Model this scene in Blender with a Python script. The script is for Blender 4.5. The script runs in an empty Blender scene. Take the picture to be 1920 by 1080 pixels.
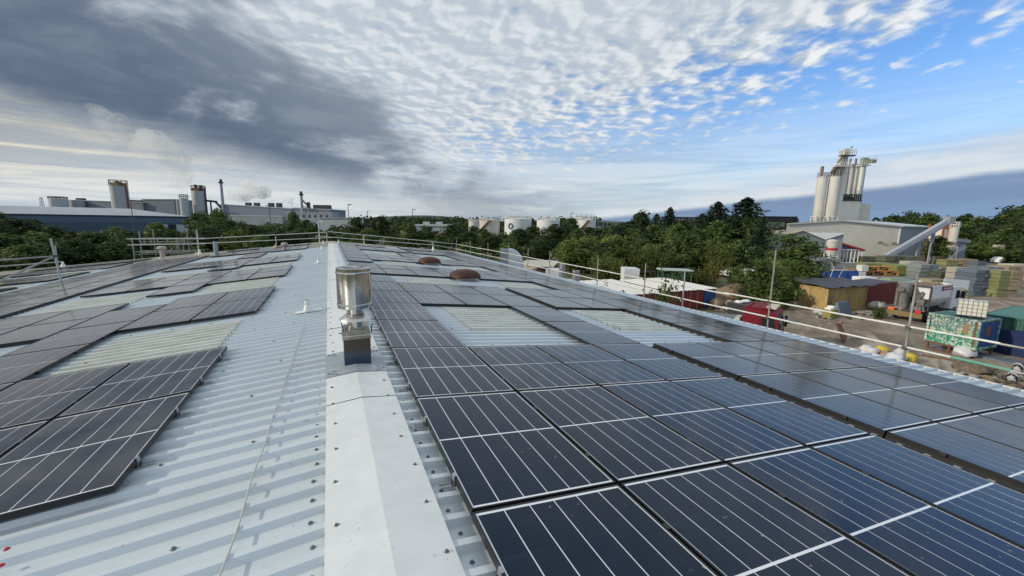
import bpy, bmesh, math, random
from mathutils import Vector, Matrix, Euler
sc = bpy.context.scene
col = sc.collection
R = math.radians
# ------------------------------------------------------------------ camera
FPX = 767.25                       # focal length in pixels of the 1920 px wide photograph
YAW, PITCH, ROLL = 0.41927, 0.15718, 0.01365
CAM = Vector((-0.2192, 0.0, 1.8033))
_cy, _sy, _cp, _sp = math.cos(YAW), math.sin(YAW), math.cos(PITCH), math.sin(PITCH)
FWD = Vector((_sy * _cp, _cy * _cp, -_sp))
_r0 = Vector((_cy, -_sy, 0.0)); _u0 = _r0.cross(FWD)
RIGHT = math.cos(ROLL) * _r0 + math.sin(ROLL) * _u0
UP = -math.sin(ROLL) * _r0 + math.cos(ROLL) * _u0
cd = bpy.data.cameras.new("camera"); cam = bpy.data.objects.new("camera", cd); col.objects.link(cam)
cd.sensor_width = 36.0; cd.lens = FPX / 1920.0 * 36.0
cd.clip_start = 0.05; cd.clip_end = 9000.0
m = Matrix((RIGHT, UP, -FWD)).transposed().to_4x4(); m.translation = CAM
cam.matrix_world = m
sc.camera = cam
sc.view_settings.view_transform = 'Standard'; sc.view_settings.look = 'None'
sc.view_settings.exposure = 0.12
sc.cycles.volume_bounces = 4; sc.view_settings.gamma = 1.0; sc.view_settings.use_curve_mapping = False
# ------------------------------------------------------------------ sun
SUN_AZ, SUN_EL = R(-80.0), R(22.0)      # azimuth from +Y towards +X
sd = Vector((math.sin(SUN_AZ) * math.cos(SUN_EL), math.cos(SUN_AZ) * math.cos(SUN_EL), math.sin(SUN_EL)))
sl = bpy.data.lights.new("sun", 'SUN'); so = bpy.data.objects.new("sun", sl); col.objects.link(so)
sl.energy = 2.7; sl.angle = R(1.5); sl.color = (1.0, 0.90, 0.74)
so.rotation_euler = sd.to_track_quat('Z', 'Y').to_euler()
# ------------------------------------------------------------------ rays of the photograph
def ray(px, py): return FWD + (px - 960.0) / FPX * RIGHT - (py - 540.0) / FPX * UP
def at(px, py, D): return CAM + ray(px, py) * D            # point at depth D along the view axis
def onz(px, py, z):
    d = ray(px, py); return CAM + d * ((z - CAM.z) / d.z)
GZ = -5.5
def gnd(px, py): return onz(px, py, GZ)
# ------------------------------------------------------------------ world
w = bpy.data.worlds.new("World"); sc.world = w; w.use_nodes = True
nt = w.node_tree; nt.nodes.clear()
class NT:
    def __init__(s, t): s.t = t
    def n(s, typ, **k):
        nd = s.t.nodes.new(typ)
        for a, b in k.items(): setattr(nd, a, b)
        return nd
    def put(s, sock, v):
        if v is None: return
        if hasattr(v, 'is_linked'): s.t.links.new(v, sock)
        else: sock.default_value = v
    def m(s, op, a, b=None, c=None, clamp=False):
        nd = s.n('ShaderNodeMath', operation=op, use_clamp=clamp)
        for i, v in enumerate((a, b, c)): s.put(nd.inputs[i], v)
        return nd.outputs[0]
    def add(s, a, b): return s.m('ADD', a, b)
    def sub(s, a, b): return s.m('SUBTRACT', a, b)
    def mul(s, a, b): return s.m('MULTIPLY', a, b)
    def ss(s, x, lo, hi, a=0.0, b=1.0):
        nd = s.n('ShaderNodeMapRange', interpolation_type='SMOOTHSTEP')
        for i, v in enumerate((x, lo, hi, a, b)): s.put(nd.inputs[i], v)
        return nd.outputs[0]
    def comb(s, x, y, z):
        nd = s.n('ShaderNodeCombineXYZ')
        for i, v in enumerate((x, y, z)): s.put(nd.inputs[i], v)
        return nd.outputs[0]
    def sep(s, v):
        nd = s.n('ShaderNodeSeparateXYZ'); s.put(nd.inputs[0], v); return nd.outputs
    def dot(s, v, k):
        nd = s.n('ShaderNodeVectorMath', operation='DOT_PRODUCT'); s.put(nd.inputs[0], v); s.put(nd.inputs[1], k); return nd.outputs['Value']
    def noise(s, v, scale, detail=4.0, rough=0.5, dist=0.0):
        nd = s.n('ShaderNodeTexNoise'); s.put(nd.inputs['Vector'], v)
        nd.inputs['Scale'].default_value = scale; nd.inputs['Detail'].default_value = detail
        nd.inputs['Roughness'].default_value = rough; nd.inputs['Distortion'].default_value = dist
        return nd.outputs[0]
    def mix(s, f, a, b):
        nd = s.n('ShaderNodeMix', data_type='RGBA'); s.put(nd.inputs[0], f)
        for i, v in ((6, a), (7, b)):
            if not hasattr(v, 'is_linked') and len(v) == 3: v = (*v, 1.0)
            s.put(nd.inputs[i], v)
        return nd.outputs[2]
W = NT(nt)
def plane_n(p1, p2, inside):
    n = ray(*p1).cross(ray(*p2)).normalized()
    if n.dot(ray(*inside)) < 0: n = -n
    return tuple(n)
dirv = W.n('ShaderNodeTexCoord').outputs['Generated']
dx, dy, dz = W.sep(dirv)
el = W.m('MAXIMUM', dz, 0.0)
den = W.add(el, 0.085)
ca, sa = math.cos(R(34)), math.sin(R(34))
u0 = W.m('DIVIDE', dx, den); v0 = W.m('DIVIDE', dy, den)
u1 = W.sub(W.mul(u0, ca), W.mul(v0, sa)); v1 = W.add(W.mul(u0, sa), W.mul(v0, ca))   # v1 runs along the cloud streets
big = W.noise(W.comb(u1, W.mul(v1, 0.8), 0.0), 0.85, 4.0, 0.55)
puv = W.comb(W.mul(u1, 1.0), W.mul(v1, 0.88), 3.1)
puff = W.noise(puv, 7.4, 6.0, 0.52, 0.25)
puff2 = W.noise(W.comb(W.add(u1, 0.035), W.add(W.mul(v1, 0.88), -0.02), 3.1), 7.4, 3.0, 0.5, 0.25)
mid = W.noise(W.comb(W.mul(u1, 1.2), W.mul(v1, 0.75), 9.0), 2.4, 6.0, 0.52, 0.5)
warp = W.sub(mid, 0.5)
lump = W.noise(W.comb(dx, dy, W.mul(dz, 2.0)), 3.4, 6.0, 0.55, 0.35)     # lumps for the rain cloud, in sky angles
# clear slot on the right
n_clear = plane_n((1110, 388), (1920, 185), (600, 200))
s_clear = W.add(W.dot(dirv, n_clear), W.mul(W.sub(big, 0.5), 0.16))
cover = W.ss(s_clear, -0.07, 0.40)
thr = W.sub(0.625, W.mul(cover, 0.46))
dens = W.add(W.mul(puff, 0.75), W.mul(mid, 0.25))
alt_a = W.ss(dens, thr, W.add(thr, 0.23))
relief = W.ss(W.add(W.sub(puff, puff2), W.mul(W.sub(puff, 0.5), 0.55)), -0.13, 0.20)
lit = W.mix(relief, (0.43, 0.50, 0.58), (0.78, 0.81, 0.83))
lit = W.mix(W.ss(W.mul(cover, 1.0), 0.45, 1.0, 0.0, 0.42), lit, (0.50, 0.555, 0.615))
# sky colour behind, deeper blue upward
col_c = lit; alpha = alt_a
def over(colr, a, base_c, base_a):
    # keeps a running "cloud" colour and coverage
    na = W.sub(1.0, W.mul(W.sub(1.0, base_a), W.sub(1.0, a)))
    return W.mix(W.m('DIVIDE', a, W.m('MAXIMUM', na, 1e-3), clamp=True), base_c, colr), na
# pale veil low in the middle of the view and down to the horizon
veil_n = W.noise(W.comb(W.mul(u1, 0.5), W.mul(v1, 0.25), 5.0), 2.2, 5.0, 0.6)
n_wedge = plane_n((1040, 400), (1920, 222), (1700, 400))
s_wedge = W.add(W.dot(dirv, n_wedge), W.mul(W.sub(veil_n, 0.5), 0.07))
veil_a = W.mul(W.ss(s_wedge, -0.02, 0.04), W.ss(veil_n, 0.15, 0.62, 0.62, 0.92))
col_c, alpha = over(W.mix(W.ss(veil_n, 0.4, 0.62), (0.47, 0.53, 0.63), (0.66, 0.70, 0.75)), veil_a, col_c, alpha)
hor_a = W.mul(W.ss(el, 0.30, 0.04), W.ss(W.dot(dirv, n_clear), -0.14, 0.06))
az_w = W.dot(dirv, tuple(ray(1050, 380).normalized()))
streak = W.noise(W.comb(W.mul(W.m('ARCTAN2', dx, dy), 2.4), W.mul(dz, 34.0), 1.0), 1.0, 6.0, 0.60, 0.7)
col_c, alpha = over(W.mix(W.ss(streak, 0.36, 0.62), (0.44, 0.50, 0.57), (0.68, 0.70, 0.70)), W.mul(hor_a, 0.90), col_c, alpha)
# low bank on the right with a sharp top
n_bank = plane_n((1235, 396), (1920, 317), (1700, 420))
s_bank = W.add(W.dot(dirv, n_bank), W.add(W.mul(W.sub(W.noise(W.comb(W.m('ARCTAN2', dx, dy), 0.0, 0.0), 9.0, 3.0, 0.5), 0.5), 0.012), W.mul(W.sub(streak, 0.5), 0.014)))
rim_a = W.mul(W.ss(s_bank, -0.028, -0.002), W.ss(streak, 0.3, 0.6, 0.4, 0.9))
col_c, alpha = over((0.66, 0.70, 0.74), W.mul(rim_a, W.ss(s_bank, 0.004, 0.0)), col_c, alpha)
bank_c = W.mix(W.ss(s_bank, 0.0, 0.13), W.mix(W.ss(streak, 0.35, 0.65), (0.165, 0.245, 0.40), (0.195, 0.285, 0.44)), (0.20, 0.34, 0.54))
col_c, alpha = over(bank_c, W.mul(W.ss(s_bank, -0.004, 0.009), 0.95), col_c, alpha)
# grey rain-cloud band from the upper left to the middle horizon
n_top = plane_n((425, 0), (885, 355), (100, 250)); n_bot = plane_n((0, 205), (880, 408), (600, 200))
t1 = W.add(W.dot(dirv, n_top), W.add(W.mul(W.sub(lump, 0.5), 0.68), W.mul(warp, 0.16))); t2 = W.add(W.dot(dirv, n_bot), W.add(W.mul(W.sub(lump, 0.5), 0.14), W.mul(W.sub(streak, 0.5), 0.06)))
band_a = W.mul(W.mul(W.ss(t1, -0.05, 0.12), W.ss(t2, -0.05, 0.05)), W.ss(el, 0.02, 0.14, 0.55, 1.0))
band_c = W.mix(W.ss(W.add(W.mul(lump, 0.75), W.mul(mid, 0.25)), 0.42, 0.68), (0.088, 0.130, 0.198), (0.195, 0.245, 0.312))
edge_c = W.mix(W.ss(t1, 0.0, 0.16), (0.30, 0.345, 0.41), band_c)
# broken glowing streaks under the band, toward the low sun
n_left = W.dot(dirv, tuple(Vector((math.sin(SUN_AZ), math.cos(SUN_AZ), 0.0))))
glow_w = W.ss(n_left, -0.05, 0.50)
low_a = W.mul(W.ss(t2, 0.05, -0.05), W.ss(W.dot(dirv, n_clear), 0.20, 0.38))
gl = W.mix(W.ss(streak, 0.47, 0.64), W.mix(glow_w, (0.27, 0.31, 0.355), (0.32, 0.335, 0.335)), W.mix(glow_w, (0.62, 0.62, 0.59), (1.0, 0.86, 0.54)))
col_c, alpha = over(gl, W.mul(low_a, 0.92), col_c, alpha)
col_c, alpha = over(edge_c, W.mul(band_a, 0.97), col_c, alpha)
# below the horizon the world is a dim ground tone
sky = W.n('ShaderNodeTexSky', sky_type='NISHITA')
sky.sun_disc = False; sky.sun_elevation = SUN_EL; sky.sun_rotation = SUN_AZ
sky.altitude = 50.0; sky.air_density = 1.0; sky.dust_density = 0.6; sky.ozone_density = 2.0
tint = W.n('ShaderNodeMix', data_type='RGBA', blend_type='MULTIPLY'); tint.inputs[0].default_value = 1.0
W.put(tint.inputs[6], sky.outputs[0]); tint.inputs[7].default_value = (0.66, 0.90, 1.18, 1.0)
b1 = W.n('ShaderNodeBackground'); W.put(b1.inputs[0], tint.outputs[2]); b1.inputs[1].default_value = 0.14
b2 = W.n('ShaderNodeBackground'); W.put(b2.inputs[0], col_c); b2.inputs[1].default_value = 1.0
ms = W.n('ShaderNodeMixShader'); W.put(ms.inputs[0], alpha); nt.links.new(b1.outputs[0], ms.inputs[1]); nt.links.new(b2.outputs[0], ms.inputs[2])
wo = W.n('ShaderNodeOutputWorld'); nt.links.new(ms.outputs[0], wo.inputs[0])
# ------------------------------------------------------------------ helpers
rnd = random.Random(7)
class MB:
    """collects shapes and links them as ONE mesh object"""
    def __init__(s): s.v = []; s.f = []; s.mi = []; s.sm = []; s.cur = 0
    def mat(s, i): s.cur = i; return s
    def _add(s, vs, fs, smooth=False):
        o = len(s.v); s.v += [tuple(p) for p in vs]
        for f in fs: s.f.append([o + i for i in f]); s.mi.append(s.cur); s.sm.append(smooth)
    def box(s, x0, x1, y0, y1, z0, z1):
        s._add([(x0,y0,z0),(x1,y0,z0),(x1,y1,z0),(x0,y1,z0),(x0,y0,z1),(x1,y0,z1),(x1,y1,z1),(x0,y1,z1)],
               [(0,3,2,1),(4,5,6,7),(0,1,5,4),(1,2,6,5),(2,3,7,6),(3,0,4,7)]); return s
    def bar(s, p, q, wd, hg, up=(0,0,1)):
        p, q = Vector(p), Vector(q); d = (q - p).normalized(); u = Vector(up)
        if abs(d.dot(u)) > 0.98: u = Vector((0, 1, 0))
        sx = d.cross(u).normalized(); su = sx.cross(d).normalized()
        vs = [e + sx * (a * wd / 2) + su * (b * hg / 2) for e in (p, q) for a, b in ((-1,-1),(1,-1),(1,1),(-1,1))]
        s._add(vs, [(0,1,2,3),(7,6,5,4),(0,4,5,1),(1,5,6,2),(2,6,7,3),(3,7,4,0)]); return s
    def tube(s, p, q, r0, r1=None, n=10, caps=True, smooth=True):
        r1 = r0 if r1 is None else r1
        p, q = Vector(p), Vector(q); d = (q - p).normalized()
        u = Vector((0, 0, 1)) if abs(d.z) < 0.9 else Vector((1, 0, 0))
        a = d.cross(u).normalized(); b = d.cross(a).normalized()
        vs = []
        for e, r in ((p, r0), (q, r1)):
            for i in range(n):
                t = 2 * math.pi * i / n; vs.append(e + a * (math.cos(t) * r) + b * (math.sin(t) * r))
        s._add(vs, [(i, (i+1) % n, n + (i+1) % n, n + i) for i in range(n)], smooth)
        if caps: s._add(vs[:n], [tuple(range(n-1, -1, -1))]); s._add(vs[n:], [tuple(range(n))])
        return s
    def path(s, pts, r, n=6, smooth=True):
        for a, b in zip(pts, pts[1:]): s.tube(a, b, r, r, n, True, smooth)
        return s
    def lathe(s, prof, n=24, c=(0,0,0), smooth=True, sx=1.0, sy=1.0):
        cx, cy, cz = c; vs = []
        if smooth and len(prof) > 2:                 # keep hard corners hard
            runs = [[prof[0]]]
            for k in range(1, len(prof)):
                runs[-1].append(prof[k])
                if k < len(prof) - 1:
                    a_ = math.atan2(prof[k][1]-prof[k-1][1], prof[k][0]-prof[k-1][0]); b_ = math.atan2(prof[k+1][1]-prof[k][1], prof[k+1][0]-prof[k][0])
                    dd = abs((b_ - a_ + math.pi) % (2*math.pi) - math.pi)
                    if dd > 0.75: runs.append([prof[k]])
            if len(runs) > 1:
                for r_ in runs: s.lathe(r_, n, c, True, sx, sy)
                return s
        for r, z in prof:
            for i in range(n):
                t = 2 * math.pi * i / n; vs.append((cx + r * sx * math.cos(t), cy + r * sy * math.sin(t), cz + z))
        fs = []
        for k in range(len(prof) - 1):
            for i in range(n): fs.append((k*n+i, k*n+(i+1) % n, (k+1)*n+(i+1) % n, (k+1)*n+i))
        s._add(vs, fs, smooth); return s
    def quad(s, *p): s._add(p, [tuple(range(len(p)))]); return s
    def prism(s, ring, off):
        off = Vector(off); n = len(ring); a = [Vector(p) for p in ring]; b = [p + off for p in a]
        s._add(a + b, [tuple(range(n-1, -1, -1)), tuple(range(n, 2*n))] + [(i, (i+1) % n, n+(i+1) % n, n+i) for i in range(n)]); return s
    def hexa(s, bot, top):
        s._add(list(bot) + list(top), [(0,3,2,1),(4,5,6,7),(0,1,5,4),(1,2,6,5),(2,3,7,6),(3,0,4,7)]); return s
    def blob(s, c, rx, ry, rz, rn, seg=7, rings=5, jit=0.2):
        vs = []; c = Vector(c)
        for k in range(rings + 1):
            ph = math.pi * k / rings
            for i in range(seg):
                t = 2 * math.pi * i / seg + k * 0.4
                j = 1 + rn.uniform(-jit, jit)
                vs.append(c + Vector((rx*j*math.sin(ph)*math.cos(t), ry*j*math.sin(ph)*math.sin(t), rz*j*math.cos(ph))))
        s._add(vs, [(k*seg+i, (k+1)*seg+i, (k+1)*seg+(i+1) % seg, k*seg+(i+1) % seg) for k in range(rings) for i in range(seg)], True); return s
    def mesh(s, name, mats):
        me = bpy.data.meshes.new(name); me.from_pydata(s.v, [], s.f)
        for m_ in (mats if isinstance(mats, (list, tuple)) else [mats]): me.materials.append(m_)
        me.polygons.foreach_set('material_index', s.mi); me.polygons.foreach_set('use_smooth', s.sm)
        bm = bmesh.new(); bm.from_mesh(me); bmesh.ops.recalc_face_normals(bm, faces=bm.faces); bm.to_mesh(me); bm.free()
        me.update(); return me
    def build(s, name, mats, parent=None): return place(name, s.mesh(name, mats), parent)
def place(name, me, parent=None, loc=None, rot=None):
    o = bpy.data.objects.new(name, me); col.objects.link(o)
    if parent is not None: o.parent = parent
    if loc is not None: o.location = loc
    if rot is not None: o.rotation_euler = rot
    return o
def tag(o, label, cat, group=None, kind=None):
    if label: o['label'] = label
    if cat: o['category'] = cat
    if group: o['group'] = group
    if kind: o['kind'] = kind
    return o
def struct(o): o['kind'] = 'structure'; return o
def thing(name, label, cat, loc=(0,0,0), rz=0.0, group=None):
    o = bpy.data.objects.new(name, None); col.objects.link(o); o.location = loc; o.rotation_euler = (0, 0, rz)
    o.empty_display_size = 0.3
    return tag(o, label, cat, group)
KIDS = {}
def kids(o):
    return [c for c in o.children]
def copy_tree(o, parent=None):
    c = o.copy(); col.objects.link(c)
    if parent is not None: c.parent = parent
    for ch in kids(o): copy_tree(ch, c)
    return c
ORD = "zeroth first second third fourth fifth sixth seventh eighth ninth tenth eleventh twelfth thirteenth fourteenth fifteenth sixteenth seventeenth eighteenth nineteenth twentieth".split()
def nth(i):
    if i < len(ORD): return ORD[i]
    return f"{i}{'th' if 10 <= i % 100 <= 20 else {1:'st',2:'nd',3:'rd'}.get(i % 10,'th')}"
# ------------------------------------------------------------------ materials
def mat(name, c, rough=0.6, metal=0.0, *, speck=0.0, var=0.0, vs=3.0, c2=None, bump=0.0, bs=20.0, spec=0.5, coat=0.0, rand=0.0, stretch=(1,1,1), lo=0.35, hi=0.65, world=False, trans=0.0):
    m_ = bpy.data.materials.new(name); m_.use_nodes = True; t = m_.node_tree; g = NT(t)
    b = t.nodes['Principled BSDF']
    b.inputs['Roughness'].default_value = rough; b.inputs['Metallic'].default_value = metal
    b.inputs['Specular IOR Level'].default_value = spec; b.inputs['Coat Weight'].default_value = coat
    colr = (*c, 1.0)
    tc = None
    if c2 is not None or var or bump:
        if world: tc = g.n('ShaderNodeNewGeometry').outputs['Position']
        else: tc = g.n('ShaderNodeTexCoord').outputs['Object']
        if stretch != (1,1,1):
            mp = g.n('ShaderNodeVectorMath', operation='MULTIPLY'); g.put(mp.inputs[0], tc); mp.inputs[1].default_value = stretch; tc = mp.outputs[0]
        oi = g.n('ShaderNodeObjectInfo')
        ofs = g.n('ShaderNodeVectorMath', operation='ADD'); g.put(ofs.inputs[0], tc)
        g.put(ofs.inputs[1], g.comb(g.mul(oi.outputs['Random'], 37.0), g.mul(oi.outputs['Random'], 17.0), 0.0)); tc = ofs.outputs[0]
    if c2 is not None:
        colr = g.mix(g.ss(g.noise(tc, vs, 6.0, 0.6), lo, hi), c, c2)
    if var:
        k = g.ss(g.noise(tc, vs * 2.7, 5.0, 0.6), 0.25, 0.75, 1.0 - var, 1.0 + var)
        mm = g.n('ShaderNodeVectorMath', operation='SCALE'); g.put(mm.inputs[0], colr if hasattr(colr, 'is_linked') else colr[:3]); g.put(mm.inputs['Scale'], k); colr = mm.outputs[0]
    if rand:
        oi = g.n('ShaderNodeObjectInfo'); k = g.ss(oi.outputs['Random'], 0.0, 1.0, 1.0 - rand, 1.0 + rand)
        mm = g.n('ShaderNodeVectorMath', operation='SCALE'); g.put(mm.inputs[0], colr if hasattr(colr, 'is_linked') else colr[:3]); g.put(mm.inputs['Scale'], k); colr = mm.outputs[0]
    if speck:
        op = g.n('ShaderNodeNewGeometry').outputs['Position']
        sp = g.mul(g.ss(g.noise(op, 42.0, 2, 0.5), 0.66, 0.72), g.ss(g.noise(op, 3.0, 3, 0.6), 0.48, 0.62))
        colr = g.mix(g.mul(sp, speck), colr, (0.13,0.13,0.12))
    g.put(b.inputs['Base Color'], colr)
    if bump:
        bp = g.n('ShaderNodeBump'); bp.inputs['Strength'].default_value = bump; bp.inputs['Distance'].default_value = 0.02
        g.put(bp.inputs['Height'], g.noise(tc, bs, 4.0, 0.6)); g.put(b.inputs['Normal'], bp.outputs[0])
    return m_
M = {}
M['galv'] = mat('galvanised', (0.42,0.44,0.45), 0.42, 0.7, var=0.18, vs=4)
M['scaff'] = mat('scaffold_tube', (0.36,0.37,0.36), 0.5, 0.45, var=0.25, vs=1.5, c2=(0.28,0.27,0.24))
M['pale_tube'] = mat('pale_tube', (0.62,0.62,0.58), 0.5, 0.2, var=0.15, vs=2)
M['coupler'] = mat('coupler', (0.10,0.09,0.08), 0.6, 0.4, var=0.2)
M['yellow'] = mat('yellow_plastic', (0.65,0.45,0.04), 0.5)
M['white'] = mat('white_paint', (0.72,0.73,0.72), 0.45, var=0.06, vs=2)
M['dirty_white'] = mat('dirty_white', (0.62,0.61,0.57), 0.6, var=0.12, vs=1.2, c2=(0.50,0.47,0.41), lo=0.45, hi=0.75)
M['black'] = mat('black', (0.012,0.012,0.013), 0.45)
M['rubber'] = mat('rubber', (0.022,0.022,0.022), 0.85, var=0.2)
M['dark_steel'] = mat('dark_steel', (0.05,0.05,0.055), 0.55, 0.3, var=0.2)
M['glass'] = mat('window_glass', (0.02,0.025,0.03), 0.08, spec=0.7)
M['wood'] = mat('timber', (0.33,0.23,0.13), 0.8, var=0.25, vs=3, c2=(0.26,0.17,0.09), rand=0.15)
M['grey_wood'] = mat('weathered_timber', (0.24,0.21,0.17), 0.85, var=0.25, vs=3, rand=0.15)
M['rust'] = mat('rust', (0.17,0.075,0.04), 0.85, var=0.3, vs=3)
# ------------------------------------------------------------------ ground
def ground_mat():
    m_ = bpy.data.materials.new('rough_ground'); m_.use_nodes = True; t = m_.node_tree; g = NT(t); b = t.nodes['Principled BSDF']
    pos = g.n('ShaderNodeNewGeometry').outputs['Position']
    n1 = g.noise(pos, 0.06, 6, 0.6); n2 = g.noise(pos, 0.9, 6, 0.65)
    grass = g.mix(g.ss(n2, 0.35, 0.68), (0.045,0.062,0.020), (0.105,0.115,0.045))
    earth = g.mix(g.ss(n2, 0.3, 0.7), (0.11,0.09,0.06), (0.19,0.16,0.11))
    g.put(b.inputs['Base Color'], g.mix(g.ss(n1, 0.56, 0.66), grass, earth)); b.inputs['Roughness'].default_value = 0.95
    bp = g.n('ShaderNodeBump'); bp.inputs['Strength'].default_value = 0.6; g.put(bp.inputs['Height'], n2); g.put(b.inputs['Normal'], bp.outputs[0])
    return m_
def yard_mat():
    m_ = bpy.data.materials.new('muddy_yard'); m_.use_nodes = True; t = m_.node_tree; g = NT(t); b = t.nodes['Principled BSDF']
    pos = g.n('ShaderNodeNewGeometry').outputs['Position']; x, y, z = g.sep(pos)
    along = g.add(g.mul(x, 0.85), g.mul(y, 0.5)); across = g.sub(g.mul(y, 0.85), g.mul(x, 0.5))
    track = g.noise(g.comb(g.mul(along, 0.12), g.mul(across, 0.9), 0.0), 1.0, 6, 0.6, 0.6)
    n2 = g.noise(pos, 0.35, 7, 0.62); n3 = g.noise(pos, 4.0, 5, 0.65)
    mud = g.mix(g.ss(n2, 0.35, 0.68), (0.150,0.114,0.080), (0.290,0.238,0.180))
    mud = g.mix(g.ss(track, 0.50, 0.68), mud, (0.38,0.335,0.28))
    mud = g.mix(g.ss(n3, 0.52, 0.75, 0.0, 0.7), mud, (0.11,0.085,0.062))
    wet = g.ss(g.noise(g.comb(g.mul(along, 0.10), g.mul(across, 0.30), 4.0), 1.0, 4, 0.55), 0.60, 0.66)
    g.put(b.inputs['Base Color'], g.mix(g.mul(wet, 0.6), mud, (0.075,0.062,0.048)))
    g.put(b.inputs['Roughness'], g.m('SUBTRACT', 0.92, g.mul(wet, 0.74)))
    bp = g.n('ShaderNodeBump'); bp.inputs['Strength'].default_value = 0.5; g.put(bp.inputs['Height'], g.mul(g.add(n3, g.mul(track, 1.5)), g.sub(1.0, wet))); g.put(b.inputs['Normal'], bp.outputs[0])
    return m_
g_ = MB(); g_.quad((-5000,-5000,GZ),(5000,-5000,GZ),(5000,5000,GZ),(-5000,5000,GZ))
struct(g_.build('ground', ground_mat()))
yd = MB()
ypts = [gnd(1130,548), gnd(1330,585), gnd(1395,560), gnd(1475,560), gnd(1530,532), gnd(1560,502), gnd(1640,488), gnd(1740,484), gnd(1850,486), gnd(1990,492)]
ring = [(p.x, p.y, GZ + 0.004) for p in ypts] + [(160, -20, GZ + 0.004), (60, -40, GZ + 0.004), (11.5, -40, GZ + 0.004), (11.5, 34, GZ + 0.004)]
yd.quad(*ring); struct(yd.build('yard', yard_mat()))
# low hills on the horizon
hm = mat('wooded_hill', (0.022,0.036,0.020), 0.95, var=0.45, vs=0.03, c2=(0.034,0.050,0.025), world=True)
hl = MB(); N = 90
rows = []
for k, (D0, hgt) in enumerate(((620, 0.0), (900, 0.55), (1300, 1.0), (2600, 0.3))):
    row = []
    for i in range(N + 1):
        a = YAW + R(-75 + 150 * i / N)
        hh = 20 + 6 * math.sin(i * 0.21 + 1) + 6 * math.sin(i * 0.53) + (14 if i > 66 else 0) - (6 if i < 34 else 0)
        rr = D0 / max(0.35, math.cos(a - YAW)) if D0 < 1e9 else D0
        row.append((CAM.x + math.sin(a) * rr, math.cos(a) * rr, GZ - 0.5 + hgt * hh))
    rows.append(row)
for r0, r1 in zip(rows, rows[1:]):
    hl._add(r0 + r1, [(i, i+1, N+1+i+1, N+1+i) for i in range(N)], True)
struct(hl.build('hills', hm))
# ------------------------------------------------------------------ the roof we stand on
SL = 0.0953; CS, SN = math.cos(SL), math.sin(SL)
DR, DL = 10.98, 22.0                         # slope lengths right / left
Y0, RIB = -3.04, 0.2217
SHW = RIB * 5
NSH = 38; Y1 = Y0 + NSH * SHW                # far gable at about 39 m
def S(side, d, y, h=0.0): return Vector((side * (d * CS + h * SN), y, -d * SN + h * CS))
srot = {1: (0, SL, 0), -1: (0, -SL, 0)}
sheet_m = mat('coated_steel', (0.585,0.645,0.675), 0.33, 0.18, var=0.05, vs=1.2, c2=(0.53,0.58,0.60), speck=0.5, spec=0.5, stretch=(0.35,1.6,1), lo=0.42, hi=0.7, bump=0.03, bs=7.0)
old_m = mat('old_coated_steel', (0.44,0.42,0.34), 0.55, 0.0, var=0.1, vs=1.2, c2=(0.36,0.34,0.27), stretch=(0.4,1.6,1))
light_m = mat('rooflight_grp', (0.66,0.67,0.61), 0.34, 0.0, var=0.10, vs=2.2, c2=(0.55,0.565,0.49), stretch=(0.5,1.4,1))
cap_m = mat('ridge_flashing', (0.68,0.705,0.70), 0.40, 0.0, var=0.05, vs=2.0, speck=0.4, c2=(0.61,0.63,0.62), lo=0.5, hi=0.8, spec=0.4, bump=0.02, bs=5)
lead_m = mat('grey_flashing', (0.33,0.37,0.40), 0.45, 0.1, var=0.1, vs=4)
HR = 0.044
def profile():
    """rib cross-section over one sheet: list of (y, z)"""
    p = []
    for k in range(5):
        b = k * RIB
        p += [(b, 0.0), (b + 0.122, 0.0), (b + 0.143, HR), (b + 0.192, HR)]
    p.append((SHW, 0.0)); return p
def sheet_mesh(name, d0, d1, side, m_, seg=1):
    mb = MB(); pr = profile()
    if name == 'rooflight': pr = [(y, z * 1.45) for y, z in pr]
    vs = []
    for j in range(seg + 1):
        d = d0 + (d1 - d0) * j / seg
        vs += [(side * d, y, z) for y, z in pr]
    n = len(pr)
    mb._add(vs, [(j*n+i, j*n+i+1, (j+1)*n+i+1, (j+1)*n+i) for j in range(seg) for i in range(n - 1)])
    return mb.mesh(name, m_)
wh = thing('warehouse', 'low pitched ribbed metal roof with ridge cap, covered in solar panels', 'building', (0,0,0))
sm = {(s, o): sheet_mesh('roof_sheet', 0.12, DR if s > 0 else DL, s, old_m if o else sheet_m) for s in (1,-1) for o in (0,1)}
for k in range(NSH):
    for s in (1, -1):
        yk = Y0 + k * SHW
        place('roof_sheet', sm[(s, 1 if yk > 31.0 and s < 0 or yk > 36.5 else 0)], wh, (0, yk, -0.0025 * (k % 2)), srot[s]).scale = (1, 0.9965, 1)
# translucent rooflight sheets lie over the steel, two sheets wide
def kidx(y): return round((y - Y0) / SHW)
lm = {}
def rooflight(side, d0, d1, y):
    k = kidx(y)
    key = (side, d0, d1)
    if key not in lm: lm[key] = sheet_mesh('rooflight', d0, d1, side, light_m)
    for q in (0, 1):
        o = place('rooflight', lm[key], wh, S(side, 0, Y0 + (k + q) * SHW, 0.006), srot[side])
for y in (6.9, 13.0, 19.2, 25.4): 
    rooflight(1, 2.1, 3.75, y); rooflight(1, 5.6, 7.3, y)
for y in (7.0, 13.2, 19.4, 25.6):
    rooflight(-1, 1.85, 3.75, y); rooflight(-1, 5.15, 7.2, y); rooflight(-1, 12.2, 14.6, y + 3)
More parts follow.
